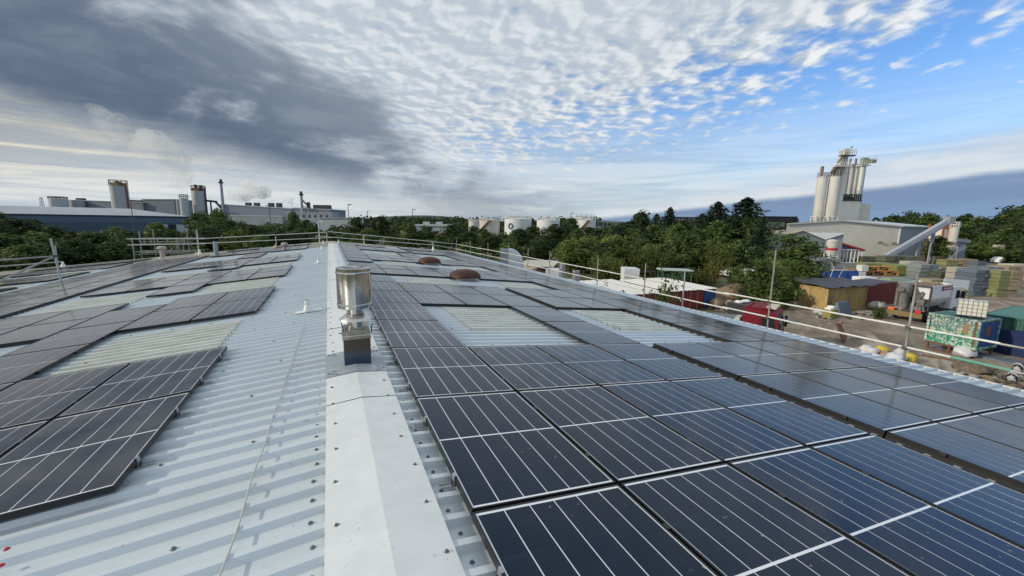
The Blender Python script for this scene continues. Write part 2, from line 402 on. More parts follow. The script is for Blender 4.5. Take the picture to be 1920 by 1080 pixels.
# walls and gables
wall_m = mat('wall_cladding', (0.33,0.36,0.38), 0.5, var=0.06)
wb = MB()
xr, xl_ = DR * CS - 0.25, -(DL * CS - 0.2)
zr, zl = -DR * SN - 0.04, -DL * SN - 0.04
for yy in (Y0 + 0.05, Y1 - 0.05):
    wb.quad((xl_, yy, GZ), (xr, yy, GZ), (xr, yy, zr), (0, yy, -0.04), (xl_, yy, zl))
wb.quad((xr, Y0, GZ), (xr, Y1, GZ), (xr, Y1, zr), (xr, Y0, zr)); wb.quad((xl_, Y0, GZ), (xl_, Y1, GZ), (xl_, Y1, zl), (xl_, Y0, zl))
wb.build('wall', wall_m, wh)
# gutter along the right eave
gm = mat('gutter_metal', (0.60,0.62,0.62), 0.45, 0.0, var=0.08, vs=2)
gb = MB(); ex, ez = DR * CS, -DR * SN
prof = [(ex - 0.10, ez - 0.02), (ex - 0.10, ez - 0.14), (ex + 0.20, ez - 0.15), (ex + 0.20, ez - 0.012), (ex + 0.225, ez - 0.012), (ex + 0.225, ez - 0.17), (ex - 0.12, ez - 0.17), (ex - 0.12, ez - 0.02)]
gb.prism([(x, Y0, z) for x, z in prof], (0, Y1 - Y0, 0)); gb.build('gutter', gm, wh)
# verge trim on the far gable
for s, L in ((1, DR), (-1, DL)):
    vb = MB(); vb.box(0.1 if s > 0 else -L, L if s > 0 else -0.1, 0, 0.16, -0.10, 0.055)
    place('verge_trim', vb.mesh('verge_trim', mat('pale_trim', (0.56,0.53,0.40), 0.6, var=0.1)), wh, (0, Y1, 0), srot[s])
# ridge cap in lengths
CW = 0.332
def cap_mesh(L, m_):
    mb = MB(); x, z = CW * CS, -CW * SN
    t = [(-x, 0, z + HR + 0.004 - 0.03), (-x, 0, z + HR + 0.006), (0, 0, HR + 0.010), (x, 0, z + HR + 0.006), (x, 0, z + HR + 0.004 - 0.03)]
    mb._add(t + [(a, L, b) for a, _, b in t], [(i, i+1, 6+i, 5+i) for i in range(4)]); return mb.mesh('ridge_cap', m_)
capl = cap_mesh(3.06, cap_m)
for k in range(12):
    yk = -2.0 + k * 3.085
    o = place('ridge_cap', capl, wh, (0, yk, 0.0 + 0.003 * (k % 2)))
    if yk > 29: break
oldcap = cap_mesh(Y1 - 32.2, old_m); place('ridge_cap', oldcap, wh, (0, 32.0, 0.0), None)['label'] = 'tan weathered far end of the ridge cap'
# grey flashing tray round the flue
tr = MB(); xx, zz = (CW + 0.012) * CS, -CW * SN + HR + 0.012
for a, b in ((-1, 0), (0, 1)):
    z0, z1 = (zz if a else HR + 0.020), (zz if b else HR + 0.020)
    tr.hexa([(a*xx,4.93,z0-0.003),(b*xx,4.93,z1-0.003),(b*xx,5.82,z1-0.003),(a*xx,5.82,z0-0.003)], [(a*xx,4.93,z0),(b*xx,4.93,z1),(b*xx,5.82,z1),(a*xx,5.82,z0)])
tr.build('flashing_tray', lead_m, wh)
# fasteners
scr_m = mat('screw_head', (0.20,0.21,0.22), 0.45, 0.6, var=0.1); red_m = mat('red_cap', (0.42,0.03,0.05), 0.5)
sb = MB(); sb.lathe([(0.0001,0.0012),(0.016,0.0012),(0.016,0.003),(0.0085,0.004),(0.0085,0.012),(0.0001,0.012)], 8, smooth=False)
scm = sb.mesh('screw', scr_m); scr = sb.mesh('screw', red_m)
far_pts = []; cnt = 0
def screw(p, side=0, red=False):
    global cnt
    dd = (p - CAM).length
    if (dd < 8.5 and cnt < 285) or red:
        o = place('screw', scr if red else scm, wh, p, (rnd.uniform(-.15,.15), (SL if side > 0 else -SL if side < 0 else 0) + rnd.uniform(-.1,.1), rnd.uniform(0, 1))); cnt += 1
        if red: o['label'] = 'red plastic screw cap'
    elif dd < 45: far_pts.append((p, side))
k = 0; y = Y0 + 0.061
while y < 31.0:
    screw(S(-1, 0.405 + rnd.uniform(-.012,.012), y), -1); screw(S(1, 0.40 + rnd.uniform(-.012,.012), y + rnd.uniform(-.01,.01)), 1)
    if k % 2 == 0 and not 4.9 < y < 5.85:
        screw(S(-1, 0.265 + rnd.uniform(-.02,.02), y + 0.05, HR + 0.007), -1); screw(S(1, 0.26 + rnd.uniform(-.02,.02), y + 0.05, HR + 0.007), 1)
    k += 1; y += RIB
for q in range(8):
    for s in (-1, 1): screw(S(s, (0.22, 0.26, 0.30, 0.24)[q % 4], 4.97 + (q // 4) * 0.72 + (q % 4) * 0.035, HR + 0.012), s)
for k in range(NSH):
    yk = Y0 + k * SHW + 0.172
    if k % 1 == 0:
        for s in (-1, 1):
            d = 0.9 + (k % 2) * 0.2
            while d < 10.5:
                if 1.5 < yk < 30: screw(S(s, d + rnd.uniform(-.05,.05), yk, HR), s)
                d += 0.62 if yk < 12 else 0.9
for y, d in ((3.18, 2.07), (3.02, 2.01), (7.73, 3.57)): screw(S(-1, d, y, HR), -1, True)
for y0_ in (6.9, 13.0, 19.2):                       # dark fixings in the rooflights
    for s, rng in ((1, ((2.1, 3.7), (5.6, 7.25))), (-1, ((1.9, 3.7), (5.2, 7.15)))):
        for a, b in rng:
            for q in range(10):
                for d in (a + 0.05, b - 0.05): far_pts.append((S(s, d, Y0 + kidx(y0_) * SHW + q * RIB + 0.172, HR + 0.006), s))
fb = MB()
for p, s in far_pts:
    c = rnd.uniform(0.012, 0.017)
    fb._add([(p.x-c,p.y-c,p.z+.001),(p.x+c,p.y-c,p.z+.001),(p.x+c,p.y+c,p.z+.001),(p.x-c,p.y+c,p.z+.001),(p.x,p.y,p.z+.016)], [(0,1,4),(1,2,4),(2,3,4),(3,0,4)])
fo = fb.build('screws', scr_m, wh); fo['kind'] = 'stuff'
# ------------------------------------------------------------------ solar panels
PW, PLN, PT = 1.097, 1.752, 0.045
COLW, ROWL, HP = 1.1239, 1.775, 0.118
frame_m = mat('black_anodised_frame', (0.018,0.019,0.021), 0.38, 0.3)
back_m = mat('white_backsheet', (0.80,0.82,0.84), 0.12, spec=0.5)
def cell_mat(glow=0.0):
    m_ = bpy.data.materials.new('solar_cell'); m_.use_nodes = True; t = m_.node_tree; g = NT(t); b = t.nodes['Principled BSDF']
    oc = g.n('ShaderNodeTexCoord').outputs['Object']; x, y, z = g.sep(oc); oi = g.n('ShaderNodeObjectInfo')
    bus = g.m('PINGPONG', x, 0.0085); fin = g.m('PINGPONG', g.add(y, 0.0), 0.0455)
    l1 = g.ss(bus, 0.0012, 0.0004); l2 = g.ss(fin, 0.0012, 0.0004)
    dust = g.noise(g.n('ShaderNodeNewGeometry').outputs['Position'], 1.6, 5, 0.6)
    cc = g.mix(g.ss(oi.outputs['Random'], 0.0, 1.0), (0.0035,0.0075,0.019), (0.005,0.010,0.025))
    cc = g.mix(g.mul(l1, 0.30), cc, (0.10,0.12,0.15)); cc = g.mix(g.mul(l2, 0.35), cc, (0.002,0.003,0.006))
    cc = g.mix(g.ss(dust, 0.42, 0.85, 0.0, 0.04), cc, (0.19,0.19,0.18))
    if glow: cc = g.mix(g.ss(dust, 0.25, 0.75, glow*0.6, glow*1.4), cc, (0.25,0.245,0.24))
    wp = g.n('ShaderNodeNewGeometry').outputs['Position']; wx, wy, wz = g.sep(wp)
    run = g.noise(g.comb(g.mul(wx, 0.7), g.mul(wy, 9.0), 0.0), 1.0, 4, 0.6); cc = g.mix(g.ss(run, 0.55, 0.80, 0.0, 0.035), cc, (0.28,0.26,0.22))
    spot = g.mul(g.ss(g.noise(wp, 26.0, 1, 0.5), 0.745, 0.765), g.ss(g.noise(wp, 1.1, 2, 0.5), 0.50, 0.62)); cc = g.mix(g.mul(spot, 0.55), cc, (0.42,0.41,0.37))
    g.put(b.inputs['Base Color'], cc); g.put(b.inputs['Roughness'], g.ss(dust, 0.3, 0.8, 0.10, 0.2)); b.inputs['IOR'].default_value = 1.35; b.inputs['Specular Tint'].default_value = (0.42,0.68,1.0,1)
    b.inputs['Sheen Weight'].default_value = 0.03; b.inputs['Sheen Roughness'].default_value = 0.35; b.inputs['Sheen Tint'].default_value = (0.9,0.82,0.72,1)
    return m_
cell_m = cell_mat(); cell_glow = cell_mat(0.27)      # paler left-slope copy: sun glow on dusty glass painted into the colour
fm = MB(); a, b_ = PW / 2, PLN / 2; lip = 0.011
for x0, x1, y0, y1 in ((-a, -a + lip, -b_, b_), (a - lip, a, -b_, b_), (-a + lip, a - lip, -b_, -b_ + lip), (-a + lip, a - lip, b_ - lip, b_)):
    fm.box(x0, x1, y0, y1, -PT, 0)
frame_me = fm.mesh('frame', frame_m)
bs_ = MB(); bs_.box(-a + lip, a - lip, -b_ + lip, b_ - lip, -0.012, -0.005); back_me = bs_.mesh('backsheet', back_m)
mx, my, gap, midg = 0.012, 0.023, 0.0085, 0.020
sw = (PW - 2 * lip - 2 * mx - 5 * gap) / 6; shl = (PLN - 2 * lip - 2 * my - midg) / 2
st = MB(); st.box(-sw/2, sw/2, -shl/2, shl/2, -0.0049, -0.0038); strip_me = {1: st.mesh('cell_strip', cell_m), -1: st.mesh('cell_strip', cell_glow)}
spos = [(-a + lip + mx + sw/2 + i * (sw + gap), sgn * (midg + shl) / 2) for i in range(6) for sgn in (-1, 1)]
sf = MB()
for x, y in spos: sf.box(x - sw/2, x + sw/2, y - shl/2, y + shl/2, -0.0049, -0.0038)
field_me = {1: sf.mesh('cell_field', cell_m), -1: sf.mesh('cell_field', cell_glow)}
# clamp bracket: rail stub, Z-clamp, slotted foot; local x points away from the panel
cb = MB(); cb.box(-0.10, 0.015, -0.02, 0.02, -0.075, -0.037); clamp_me = None
cb2 = MB(); cb2.box(0.002, 0.010, -0.022, 0.022, -0.075, 0.004); cb2.box(-0.012, 0.010, -0.022, 0.022, 0.0005, 0.005); cb2.box(0.002, 0.115, -0.022, 0.022, -0.081, -0.075)
cb2.box(0.03, 0.10, -0.022, -0.016, -0.075, -0.066); cb2.box(0.03, 0.10, 0.016, 0.022, -0.075, -0.066)
rail_me = cb.mesh('rail_stub', M['black']); foot_me = cb2.mesh('clamp', M['galv'])
rl_ = MB(); rl_.box(-0.02, 0.022, -PLN/2, PLN/2, -0.105, -PT - 0.001); edge_bar_me = rl_.mesh('edge_bar', M['black'])  # black bar added to darken the gap below the panel edge
cl = MB(); cl.box(-0.016, 0.016, -0.024, 0.024, -0.034, 0.003); midclamp_me = cl.mesh('middle_clamp', M['black'])
def panel(side, d0, y0, rl=1.0, name='solar_panel'):
    dc, yc = d0 + COLW / 2, y0 + ROWL * rl / 2
    o = thing('solar_panel', None, 'solar panel', S(side, dc, yc, HP), 0, 'solar panels on the ribbed roof')
    o.rotation_euler = (R(rnd.gauss(0, 0.10)), SL * side + R(rnd.gauss(0, 0.10)), R(rnd.gauss(0, 0.05)))
    if rl != 1.0: o.scale = (1, rl, 1)
    place('frame', frame_me, o); place('backsheet', back_me, o)
    dep = (S(side, dc, yc, HP) - CAM).dot(FWD)
    if dep < 12.5 and len(NEAR) < 90:
        NEAR.append(o)
        for x, y in spos: place('cell_strip', strip_me[side], o, (x, y, 0))
    else:
        f = place('cell_field', field_me[side], o); f['kind'] = 'stuff'
    return o
NEAR = []
PAN = []
def pan(side, colname, cidx, d0, y0, n, rl=1.0):
    for k in range(n):
        y = y0 + k * ROWL * rl
        PAN.append((side, cidx, d0, y, panel(side, d0, y, rl)))
XR, YR, X2, XL, YL = 0.4684, 2.1429, 5.2284, 1.6626, 3.4789
dR = [XR + i * COLW for i in range(4)] + [X2 + i * COLW for i in range(4)]
def yr(r): return YR + r * ROWL
for c in range(8): pan(1, '', c, dR[c], yr(-2), 4)
for c in (0, 3): pan(1, '', c, dR[c], yr(2), 2)
for c in range(6): pan(1, '', c, dR[c], yr(4), 2)
pan(1, '', 0, dR[0], yr(6), 1)
for c in (6, 7): pan(1, '', c, dR[c], yr(2), 16)
for c in range(6): pan(1, '', c, dR[c], 15.1, 2)
pan(1, '', 0, dR[0], 19.7, 9)
for c in (1, 2, 3, 4, 5): pan(1, '', c, dR[c], 21.1, 2)
pan(1, '', 3, dR[3], 24.66, 2)
for c in (1, 2, 3, 4, 5): pan(1, '', c, dR[c], 29.4, 2)
for c in (1, 2, 4, 5): pan(1, '', c, dR[c], 33.9, 2)
for c in (6, 7): pan(1, '', c, dR[c], 33.0, 2)
dL = [XL + i * COLW for i in range(5)] + [7.72 + i * COLW for i in range(3)] + [11.75 + i * COLW for i in range(5)]
for c in range(5): pan(-1, '', c, dL[c], YL, 2)
for y in (9.62, 15.8, 21.9, 30.85): 
    for c in (0, 1): pan(-1, '', c, dL[c], y, 2)
pan(-1, '', 0, dL[0], 36.5, 1); pan(-1, '', 1, dL[1], 36.5, 1)
for y, n in ((7.03, 3), (14.5, 3), (20.95, 3), (27.05, 2), (31.4, 3)): pan(-1, '', 2, dL[2], y, n)
for y, n in ((9.95, 2), (16.5, 2), (23.2, 2), (31.6, 2), (36.5, 1)):
    for c in (3, 4): pan(-1, '', c, dL[c], y, n)
for c in (5, 6, 7): pan(-1, '', c, dL[c], YL + ROWL, 16)
for y, n in ((15.5, 1), (19.6, 2), (25.2, 2), (30.6, 2), (35.4, 1)):
    for c in range(8, 13): pan(-1, '', c, dL[c] + 0.2, y + (c % 2) * 0.02, n)
cols = {}
for s, c, d, y, o in PAN: cols.setdefault((s, c), []).append((y, o))
for (s, c), lst in cols.items():
    for i, (y, o) in enumerate(sorted(lst, key=lambda q: q[0])):
        o['label'] = f"solar panel {'right' if s > 0 else 'left'} of the ridge cap, {nth(c + 1)} column from ridge, {nth(i + 1)} from camera"
# brackets at the ridge-side edges, and the dark clamps in the gaps
for s, c, d, y, o in PAN:
    edge = (s > 0 and c == 0) or (s < 0 and c == 0)
    if (s > 0 and c == 4) or (s < 0 and c in (5, 8)) or (s > 0 and c == 6):
        place('edge_bar', edge_bar_me, o, (-s * PW / 2, 0, 0))
    dep = (o.location - CAM).dot(FWD)
    for q in (-0.5, 0.42):
        if edge and dep < 14:
            for me in (rail_me, foot_me):
                k = place(me.name.split('.')[0], me, o, (-s * PW / 2, q, 0), (0, 0, math.pi if s > 0 else 0))
        elif dep < 9: place('middle_clamp', midclamp_me, o, (-s * (PW / 2 + 0.0135), q, -0.001))
# ------------------------------------------------------------------ flue on the ridge
steel_m = mat('polished_steel', (0.60,0.58,0.54), 0.10, 1.0, var=0.06, vs=3, bump=0.10, bs=3.5, stretch=(1,1,0.35))
dull_m = mat('tarnished_steel', (0.36,0.33,0.28), 0.26, 1.0, var=0.25, vs=5, bump=0.12, bs=6)
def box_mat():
    m_ = bpy.data.materials.new('reflection_tinted_box'); m_.use_nodes = True; g = NT(m_.node_tree); b = m_.node_tree.nodes['Principled BSDF']
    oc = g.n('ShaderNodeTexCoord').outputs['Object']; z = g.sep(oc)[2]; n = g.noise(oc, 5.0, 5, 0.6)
    g.put(b.inputs['Base Color'], g.mix(g.ss(g.add(z, g.mul(n, 0.10)), 0.18, 0.33), (0.06,0.085,0.125), (0.085,0.068,0.052)))  # brown-over-blue blend paints the box's reflections into its colour
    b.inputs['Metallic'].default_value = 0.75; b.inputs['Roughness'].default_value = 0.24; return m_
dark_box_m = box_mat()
fl = thing('flue', 'polished steel flue cowl on a dark square base straddling the ridge cap', 'chimney', (0.03, 5.36, 0.0))
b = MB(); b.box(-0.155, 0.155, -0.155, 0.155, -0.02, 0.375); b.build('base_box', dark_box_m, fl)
b = MB(); e = 0.166
b.hexa([(-e,-e,0.375),(e,-e,0.375),(e,e,0.375),(-e,e,0.375)], [(-e*.96,-e*.96,0.50),(e*.9,-e*.96,0.475),(e*.92,e*.95,0.52),(-e*.95,e*.95,0.49)])
b.build('sleeve', dull_m, fl)
b = MB(); b.box(-e-.004, e+.004, -e-.004, -e, 0.415, 0.424); b.box(-e-.004, e+.004, e, e+.004, 0.415, 0.424); b.box(-e-.004, -e, -e, e, 0.415, 0.424); b.box(e, e+.004, -e, e, 0.415, 0.424); b.build('sleeve_bead', steel_m, fl)
b = MB(); b.tube((-0.15,-0.17,0.48), (-0.172,-0.16,0.60), 0.005); b.tube((0.17,-0.165,0.44), (0.172,-0.165,0.52), 0.007); b.tube((0.172,-0.165,0.52), (0.186,-0.165,0.56), 0.007); b.tube((-0.165,-0.17,0.462), (-0.205,-0.17,0.472), 0.006); b.build('tie_rod', M['dark_steel'], fl)
b = MB(); b.lathe([(0.095,0.36),(0.095,0.76)], 28); b.build('pipe', steel_m, fl)
b = MB(); b.lathe([(0.100,0.668),(0.125,0.655),(0.192,0.600),(0.194,0.594),(0.188,0.594),(0.10,0.645)], 36); b.build('storm_collar', mat('bright_collar', (0.62,0.61,0.58), 0.36, 0.9, var=0.08), fl)
b = MB(); b.lathe([(0.096,0.752),(0.196,0.748),(0.200,0.752),(0.200,1.235),(0.192,1.243),(0.115,1.236),(0.112,1.20),(0.0001,1.19)], 48); b.build('cowl', steel_m, fl)
band_me = None
for z in (0.795, 1.185):
    b = MB(); b.lathe([(0.2005,z-0.011),(0.206,z-0.008),(0.208,z),(0.206,z+0.008),(0.2005,z+0.011)], 48); b.build('band', mat('band_steel', (0.72,0.71,0.68), 0.22, 1.0), fl)
# ------------------------------------------------------------------ mushroom ventilators
vent_m = mat('red_brown_grp', (0.060,0.021,0.016), 0.6, var=0.2, vs=3, c2=(0.082,0.034,0.026), spec=0.3)
def ventilator(d, y, label, k=1.0):
    o = thing('roof_ventilator', label, 'roof vent', S(1, d, y, 0.0), 0, 'mushroom roof ventilators')
    o.rotation_euler = (0, 0, R(4))
    b = MB(); b.box(-0.40*k, 0.40*k, -0.40*k, 0.40*k, -0.10, 0.24); b.box(-0.56*k, 0.56*k, -0.56*k, 0.56*k, 0.03, 0.05); b.build('curb', mat('vent_curb', (0.50,0.50,0.46), 0.6, var=0.1), o)
    b = MB(); n = 40; prof = [(0.05,0.575),(0.26,0.56),(0.44,0.515),(0.57,0.44),(0.66,0.345),(0.70,0.25),(0.70,0.215),(0.66,0.215),(0.42,0.235)]
    vs = []
    for r, z in prof:
        for i in range(n):
            t = 2*math.pi*i/n; c, s_ = math.cos(t), math.sin(t); q = (abs(c)**3.2 + abs(s_)**3.2) ** (-1/3.2)
            vs.append((r*k*c*q, r*k*s_*q, z*k))
    m_ = len(prof); b._add(vs, [(j*n+i, j*n+(i+1)%n, (j+1)*n+(i+1)%n, (j+1)*n+i) for j in range(m_-1) for i in range(n)] , True); b._add(vs[:n], [tuple(range(n))])
    b.build('hood', vent_m, o)
    b = MB(); 
    for sx in (-1, 1):
        for sy in (-1, 1): b.box(sx*0.38*k-.02, sx*0.38*k+.02, sy*0.38*k-.02, sy*0.38*k+.02, 0.20, 0.30)
    b.build('hood_bracket', M['dark_steel'], o)
ventilator(4.50, 15.0, 'larger nearer of two red brown mushroom vents among the right panels', 0.80)
ventilator(4.50, 21.1, 'farther red brown mushroom vent with pale curb among the right panels', 0.78)
# ------------------------------------------------------------------ fall arrest anchors and line on the left of the ridge
def anchor(y, label, d=0.68, big=True):
    o = thing('anchor_post', label, 'safety anchor', S(-1, d, y, HR), 0, 'fall arrest anchors beside the ridge')
    o.rotation_euler = (0, -SL, 0)
    b = MB(); b.box(-0.24, -0.06, -0.10, 0.10, 0.002, 0.012); b.box(0.07, 0.25, -0.10, 0.10, 0.002, 0.012); b.box(-0.06, 0.07, -0.09, 0.09, 0.004, 0.016)
    b.build('base_plate', M['white'], o)
    b = MB(); b.lathe([(0.095,0.016),(0.085,0.05),(0.068,0.09),(0.055,0.13),(0.040,0.14),(0.046,0.165),(0.052,0.19),(0.045,0.215),(0.0001,0.225)], 16); b.build('post', M['white'], o)
    b = MB(); b.lathe([(0.014,0.21),(0.014,0.25),(0.0001,0.255)], 10); b.box(-0.05, 0.05, -0.012, 0.012, 0.235, 0.247); b.build('eye', M['galv'], o)
anchor(9.1, 'nearest white safety anchor post with the cable tied to it')
anchor(19.5, 'second white safety anchor post up the ridge, beyond the cable')
anchor(29.4, 'white safety anchor post at the end of the pale ridge cap')
anchor(36.4, 'far white safety anchor post below the gable handrail', 0.66)
o = thing('anchor_post', 'white safety anchor post at the far gable right of the ridge', 'safety anchor', S(1, 0.45, 36.4, HR), 0, 'fall arrest anchors beside the ridge')
b = MB(); b.box(-0.2, 0.2, -0.1, 0.1, 0.002, 0.012); b.build('base_plate', M['white'], o); b = MB(); b.lathe([(0.075,0.012),(0.045,0.14),(0.034,0.27),(0.0001,0.30)], 14); b.build('post', M['white'], o)
cbm = mat('steel_rope', (0.50,0.51,0.47), 0.5, 0.2)
b = MB(); pts = []
A_, B_ = S(-1, 0.68, 9.06, HR + 0.20), S(-1, 0.86, 0.6, HR + 0.012)
for i in range(41):
    t = i / 40; p = A_.lerp(B_, t); q = S(-1, 0.68 + 0.18 * t, p.y, HR + 0.010 + max(0.0, 0.19 * (1 - t * 7)) ** 1 + 0.004 * math.sin(i))
    q.x += 0.006 * math.sin(i * 1.3); pts.append(q)
b.path(pts, 0.0062, 6); tag(b.build('safety_line', cbm), 'thin steel safety cable lying over the ribs left of the ridge', 'cable')
# small white cones and pipes on the left slope
def lump(side, d, y, label, name='vent_cone'):
    b = MB(); b.lathe([(0.16,0.0),(0.15,0.05),(0.07,0.20),(0.06,0.34),(0.0001,0.36)], 12, smooth=True)
    o = b.build(name, M['white']); o.location = S(side, d, y, HR); tag(o, label, 'vent pipe', 'small white roof vents')
lump(-1, 17.2, 38.3, 'small white vent cone at the far left roof edge')
lump(-1, 9.2, 37.6, 'small white vent cone left of the grey standing pipe')
lump(1, 8.55, 37.6, 'small white vent cone at the far right corner of the roof')
def roofpipe(d, y, r, h, m_, label, cowl=False):
    o = thing('vent_pipe', label, 'vent pipe', S(-1, d, y, 0.0))
    b = MB(); b.lathe([(r,0.0),(r,h)], 18); b.lathe([(r,h),(r*0.82,h),(r*0.82,h-0.1)], 18); b.build('pipe', m_, o)
    b = MB(); b.lathe([(r*2.0,0.0),(r*1.9,0.05),(r*1.05,0.12)], 18); b.build('flashing', M['galv'], o)
    if cowl: b = MB(); b.lathe([(r*1.1,h-0.02),(r*2.1,h+0.06),(r*2.1,h+0.18),(r*1.2,h+0.26),(0.0001,h+0.27)], 18); b.build('cowl', m_, o)
pp = mat('painted_pipe', (0.30,0.37,0.38), 0.5, 0.2, var=0.1)
roofpipe(7.2, 33.0, 0.135, 1.02, pp, 'grey green vent pipe standing on the white strip of the left slope')
roofpipe(11.6, 38.1, 0.14, 0.62, mat('pinkish_clay', (0.42,0.34,0.31), 0.7, var=0.1), 'pinkish capped vent pipe in front of the scaffold tower', True)
roofpipe(3.0, 31.4, 0.10, 0.35, mat('pinkish_clay2', (0.36,0.31,0.30), 0.7), 'stubby pinkish vent pipe near the far end of the left panels', True)
# ------------------------------------------------------------------ scaffold guard rails
def rail(o, p, q, name='rail', r=0.0242, m_=None):
    b = MB(); b.tube(p, q, r, r, 10); return b.build(name, m_ or M['pale_tube'], o)
def coup(o, p, r=0.045):
    b = MB(); b.box(p[0]-r, p[0]+r, p[1]-r, p[1]+r, p[2]-r*.9, p[2]+r*.9); return b.build('coupler', M['coupler'], o)
GX = 11.72
gr = thing('guard_rail', 'long scaffold guard rail with two tubes outside the right eave', 'guard rail', (GX, 0, GZ))
def loc(p): return (p[0] - GX, p[1], p[2] - GZ)
posts = [(4.62, 0.80), (7.87, 1.12), (11.17, 0.13), (13.25, 0.22), (16.58, 0.16), (21.4, 0.17), (24.35, 0.16), (27.6, 0.15), (31.9, 0.16), (36.6, 0.14), (41.1, 0.22), (1.2, 0.3)]
for y, zt in posts:
    rail(gr, loc((GX + 0.05, y, GZ)), loc((GX + 0.05, y, zt)), 'post', 0.0242, M['scaff'])
    for z in (-0.42, -0.90): coup(gr, loc((GX + 0.02, y, z)))
segs = [(-2.0, 3.35), (3.2, 9.4), (9.2, 15.5), (15.3, 21.6), (21.4, 27.7), (27.5, 33.8), (33.6, 41.4)]
for i, (a, b_) in enumerate(segs):
    mm = [M['scaff'], M['pale_tube'], M['pale_tube'], M['pale_tube'], M['pale_tube'], M['pale_tube'], M['pale_tube']][i]
    dz = 0.018 * (i % 2)
    rail(gr, loc((GX, a, -0.42 + dz)), loc((GX, b_, -0.41 + dz)), m_=mm)
    rail(gr, loc((GX, a, -0.90 + dz)), loc((GX, b_, -0.895 + dz)), m_=mm)
yb = MB(); yb.tube(loc((GX, 1.2, -0.872)), loc((GX, 2.15, -0.872)), 0.0275, n=10); yb.build('marker_sleeve', M['yellow'], gr)
gb = MB(); gb.tube(loc((GX, 3.0, -0.882)), loc((GX, 3.85, -0.882)), 0.0275, n=10); gb.build('marker_sleeve', mat('green_sleeve', (0.10,0.33,0.24), 0.5), gr)
for p, q in (((GX, 7.8, -0.88), (GX + 1.2, 7.8, -1.1)), ((GX, 11.2, -1.0), (GX + 1.4, 12.6, -1.25))): rail(gr, loc(p), loc(q), 'brace', 0.0242, M['scaff'])
# far gable
GY = 39.6
gg = thing('guard_rail', 'scaffold guard rail along the far gable rising to the ridge', 'guard rail', (0, GY, GZ))
def loc(p): return (p[0], p[1] - GY, p[2] - GZ)
gp = [(-0.40, 0.80, -0.15), (-4.32, 0.46, -0.45), (2.65, 0.56, -0.35), (8.92, -0.05, -0.92), (-9.7, 0.92, -0.98)]
for x, zt, zb in gp:
    rail(gg, loc((x, GY, GZ)), loc((x, GY, zt)), 'post', 0.03, M['pale_tube'])
    f = MB(); f.lathe([(0.13,0),(0.12,0.05),(0.05,0.12),(0.04,0.2)], 12, loc((x, GY - 0.65, zb + 0.05))); f.build('base_foot', M['yellow'], gg)
for a, b_ in (((-9.7, 0.25), (-0.42, 0.80)), ((-0.35, 0.86), (9.3, -0.10)), ((-9.7, -0.13), (0.4, 0.36)), ((-1.3, 0.47), (9.2, -0.42)), ((-14.0, 0.26), (-9.2, 0.25)), ((-14.0, -0.2), (-9.2, -0.14))):
    rail(gg, loc((a[0], GY, a[1])), loc((b_[0], GY, b_[1])), 'rail', 0.032)
for a, b_ in (((8.92, GY, -0.10), (GX, 41.3, -0.40)), ((8.92, GY, -0.40), (GX, 41.3, -0.90))): rail(gg, loc(a), loc(b_), 'rail', 0.03)
# left stub with a brace
gl_ = thing('guard_rail', 'leaning scaffold post with a yellow footed brace at the left roof edge', 'guard rail', (-17.9, GY, GZ))
def loc(p): return (p[0] + 17.9, p[1] - GY, p[2] - GZ)
rail(gl_, loc((-17.95, GY, GZ)), loc((-17.95, GY, -0.2)), 'post', 0.036, M['galv'])
rail(gl_, loc((-30, GY, -2.25)), loc((-17.7, GY, -1.36)), 'rail', 0.055, M['scaff'])
rail(gl_, loc((-30, GY, -2.9)), loc((-17.7, GY, -1.9)), 'rail', 0.05, M['scaff'])
p0 = onz(107, 528, -1.05); hp_ = thing('scaffold_prop', 'grey scaffold post standing on the strip with a sloping brace', 'scaffold', S(-1, 11.55, 25.2, 0.0))
rail(hp_, (0, 0, 0), (-0.14, 0.05, 1.95), 'post', 0.036, M['galv'])
rail(hp_, (-0.09, 0.03, 1.15), (-1.35, -1.5, 0.16), 'brace', 0.04, M['scaff'])
b = MB(); b.box(-1.65, -1.15, -1.62, -1.38, 0.13, 0.19); b.build('brace_foot', mat('yellow_board', (0.50,0.42,0.16), 0.7), hp_)
rail(hp_, (-0.09, 0.03, 1.15), (-4.5, -3.4, 0.95), 'rail', 0.035, M['scaff'])
coup(hp_, (-0.09, 0.03, 1.15), 0.07)
# scaffold tower
TY = 40.6
tw = thing('scaffold_tower', 'square scaffold access tower with tall poles beyond the left roof edge', 'scaffold', (-12, TY, GZ))
def loc(p): return (p[0] + 12, p[1] - TY, p[2] - GZ)
for x, y, zt in ((-13.55, TY, 0.88), (-13.1, TY + 1.3, 0.92), (-10.55, TY, 0.90), (-10.2, TY + 1.3, 0.93), (-13.95, TY - 0.2, 0.28), (-11.0, TY + 0.4, 0.30), (-11.6, TY + 1.3, 0.3)):
    rail(tw, loc((x, y, GZ)), loc((x, y, zt)), 'post', 0.034, M['scaff'])
for z in (0.22, -0.20, -0.78, -0.98):
    for y in (TY, TY + 1.3): rail(tw, loc((-14.0, y, z)), loc((-9.8, y, z + 0.02)), 'rail', 0.03, M['scaff'])
    for x in (-13.6, -10.5): rail(tw, loc((x, TY - 0.3, z - 0.04)), loc((x, TY + 1.6, z - 0.04)), 'rail', 0.03, M['scaff'])
b = MB(); b.box(-13.6+12, -10.4+12, -0.05, 0.2, -0.22-GZ+0.2, -0.22-GZ+0.24); b.box(-13.6+12, -10.4+12, 0.0, 1.3, -0.88-GZ, -0.83-GZ); b.build('boards', M['grey_wood'], tw)
for a, b_ in (((-12.0, TY, -0.95), (-11.0, TY, 0.1)), ((-11.9, TY + 1.3, -0.9), (-11.2, TY + 0.4, -0.1))): rail(tw, loc(a), loc(b_), 'brace', 0.028, M['scaff'])
b = MB()
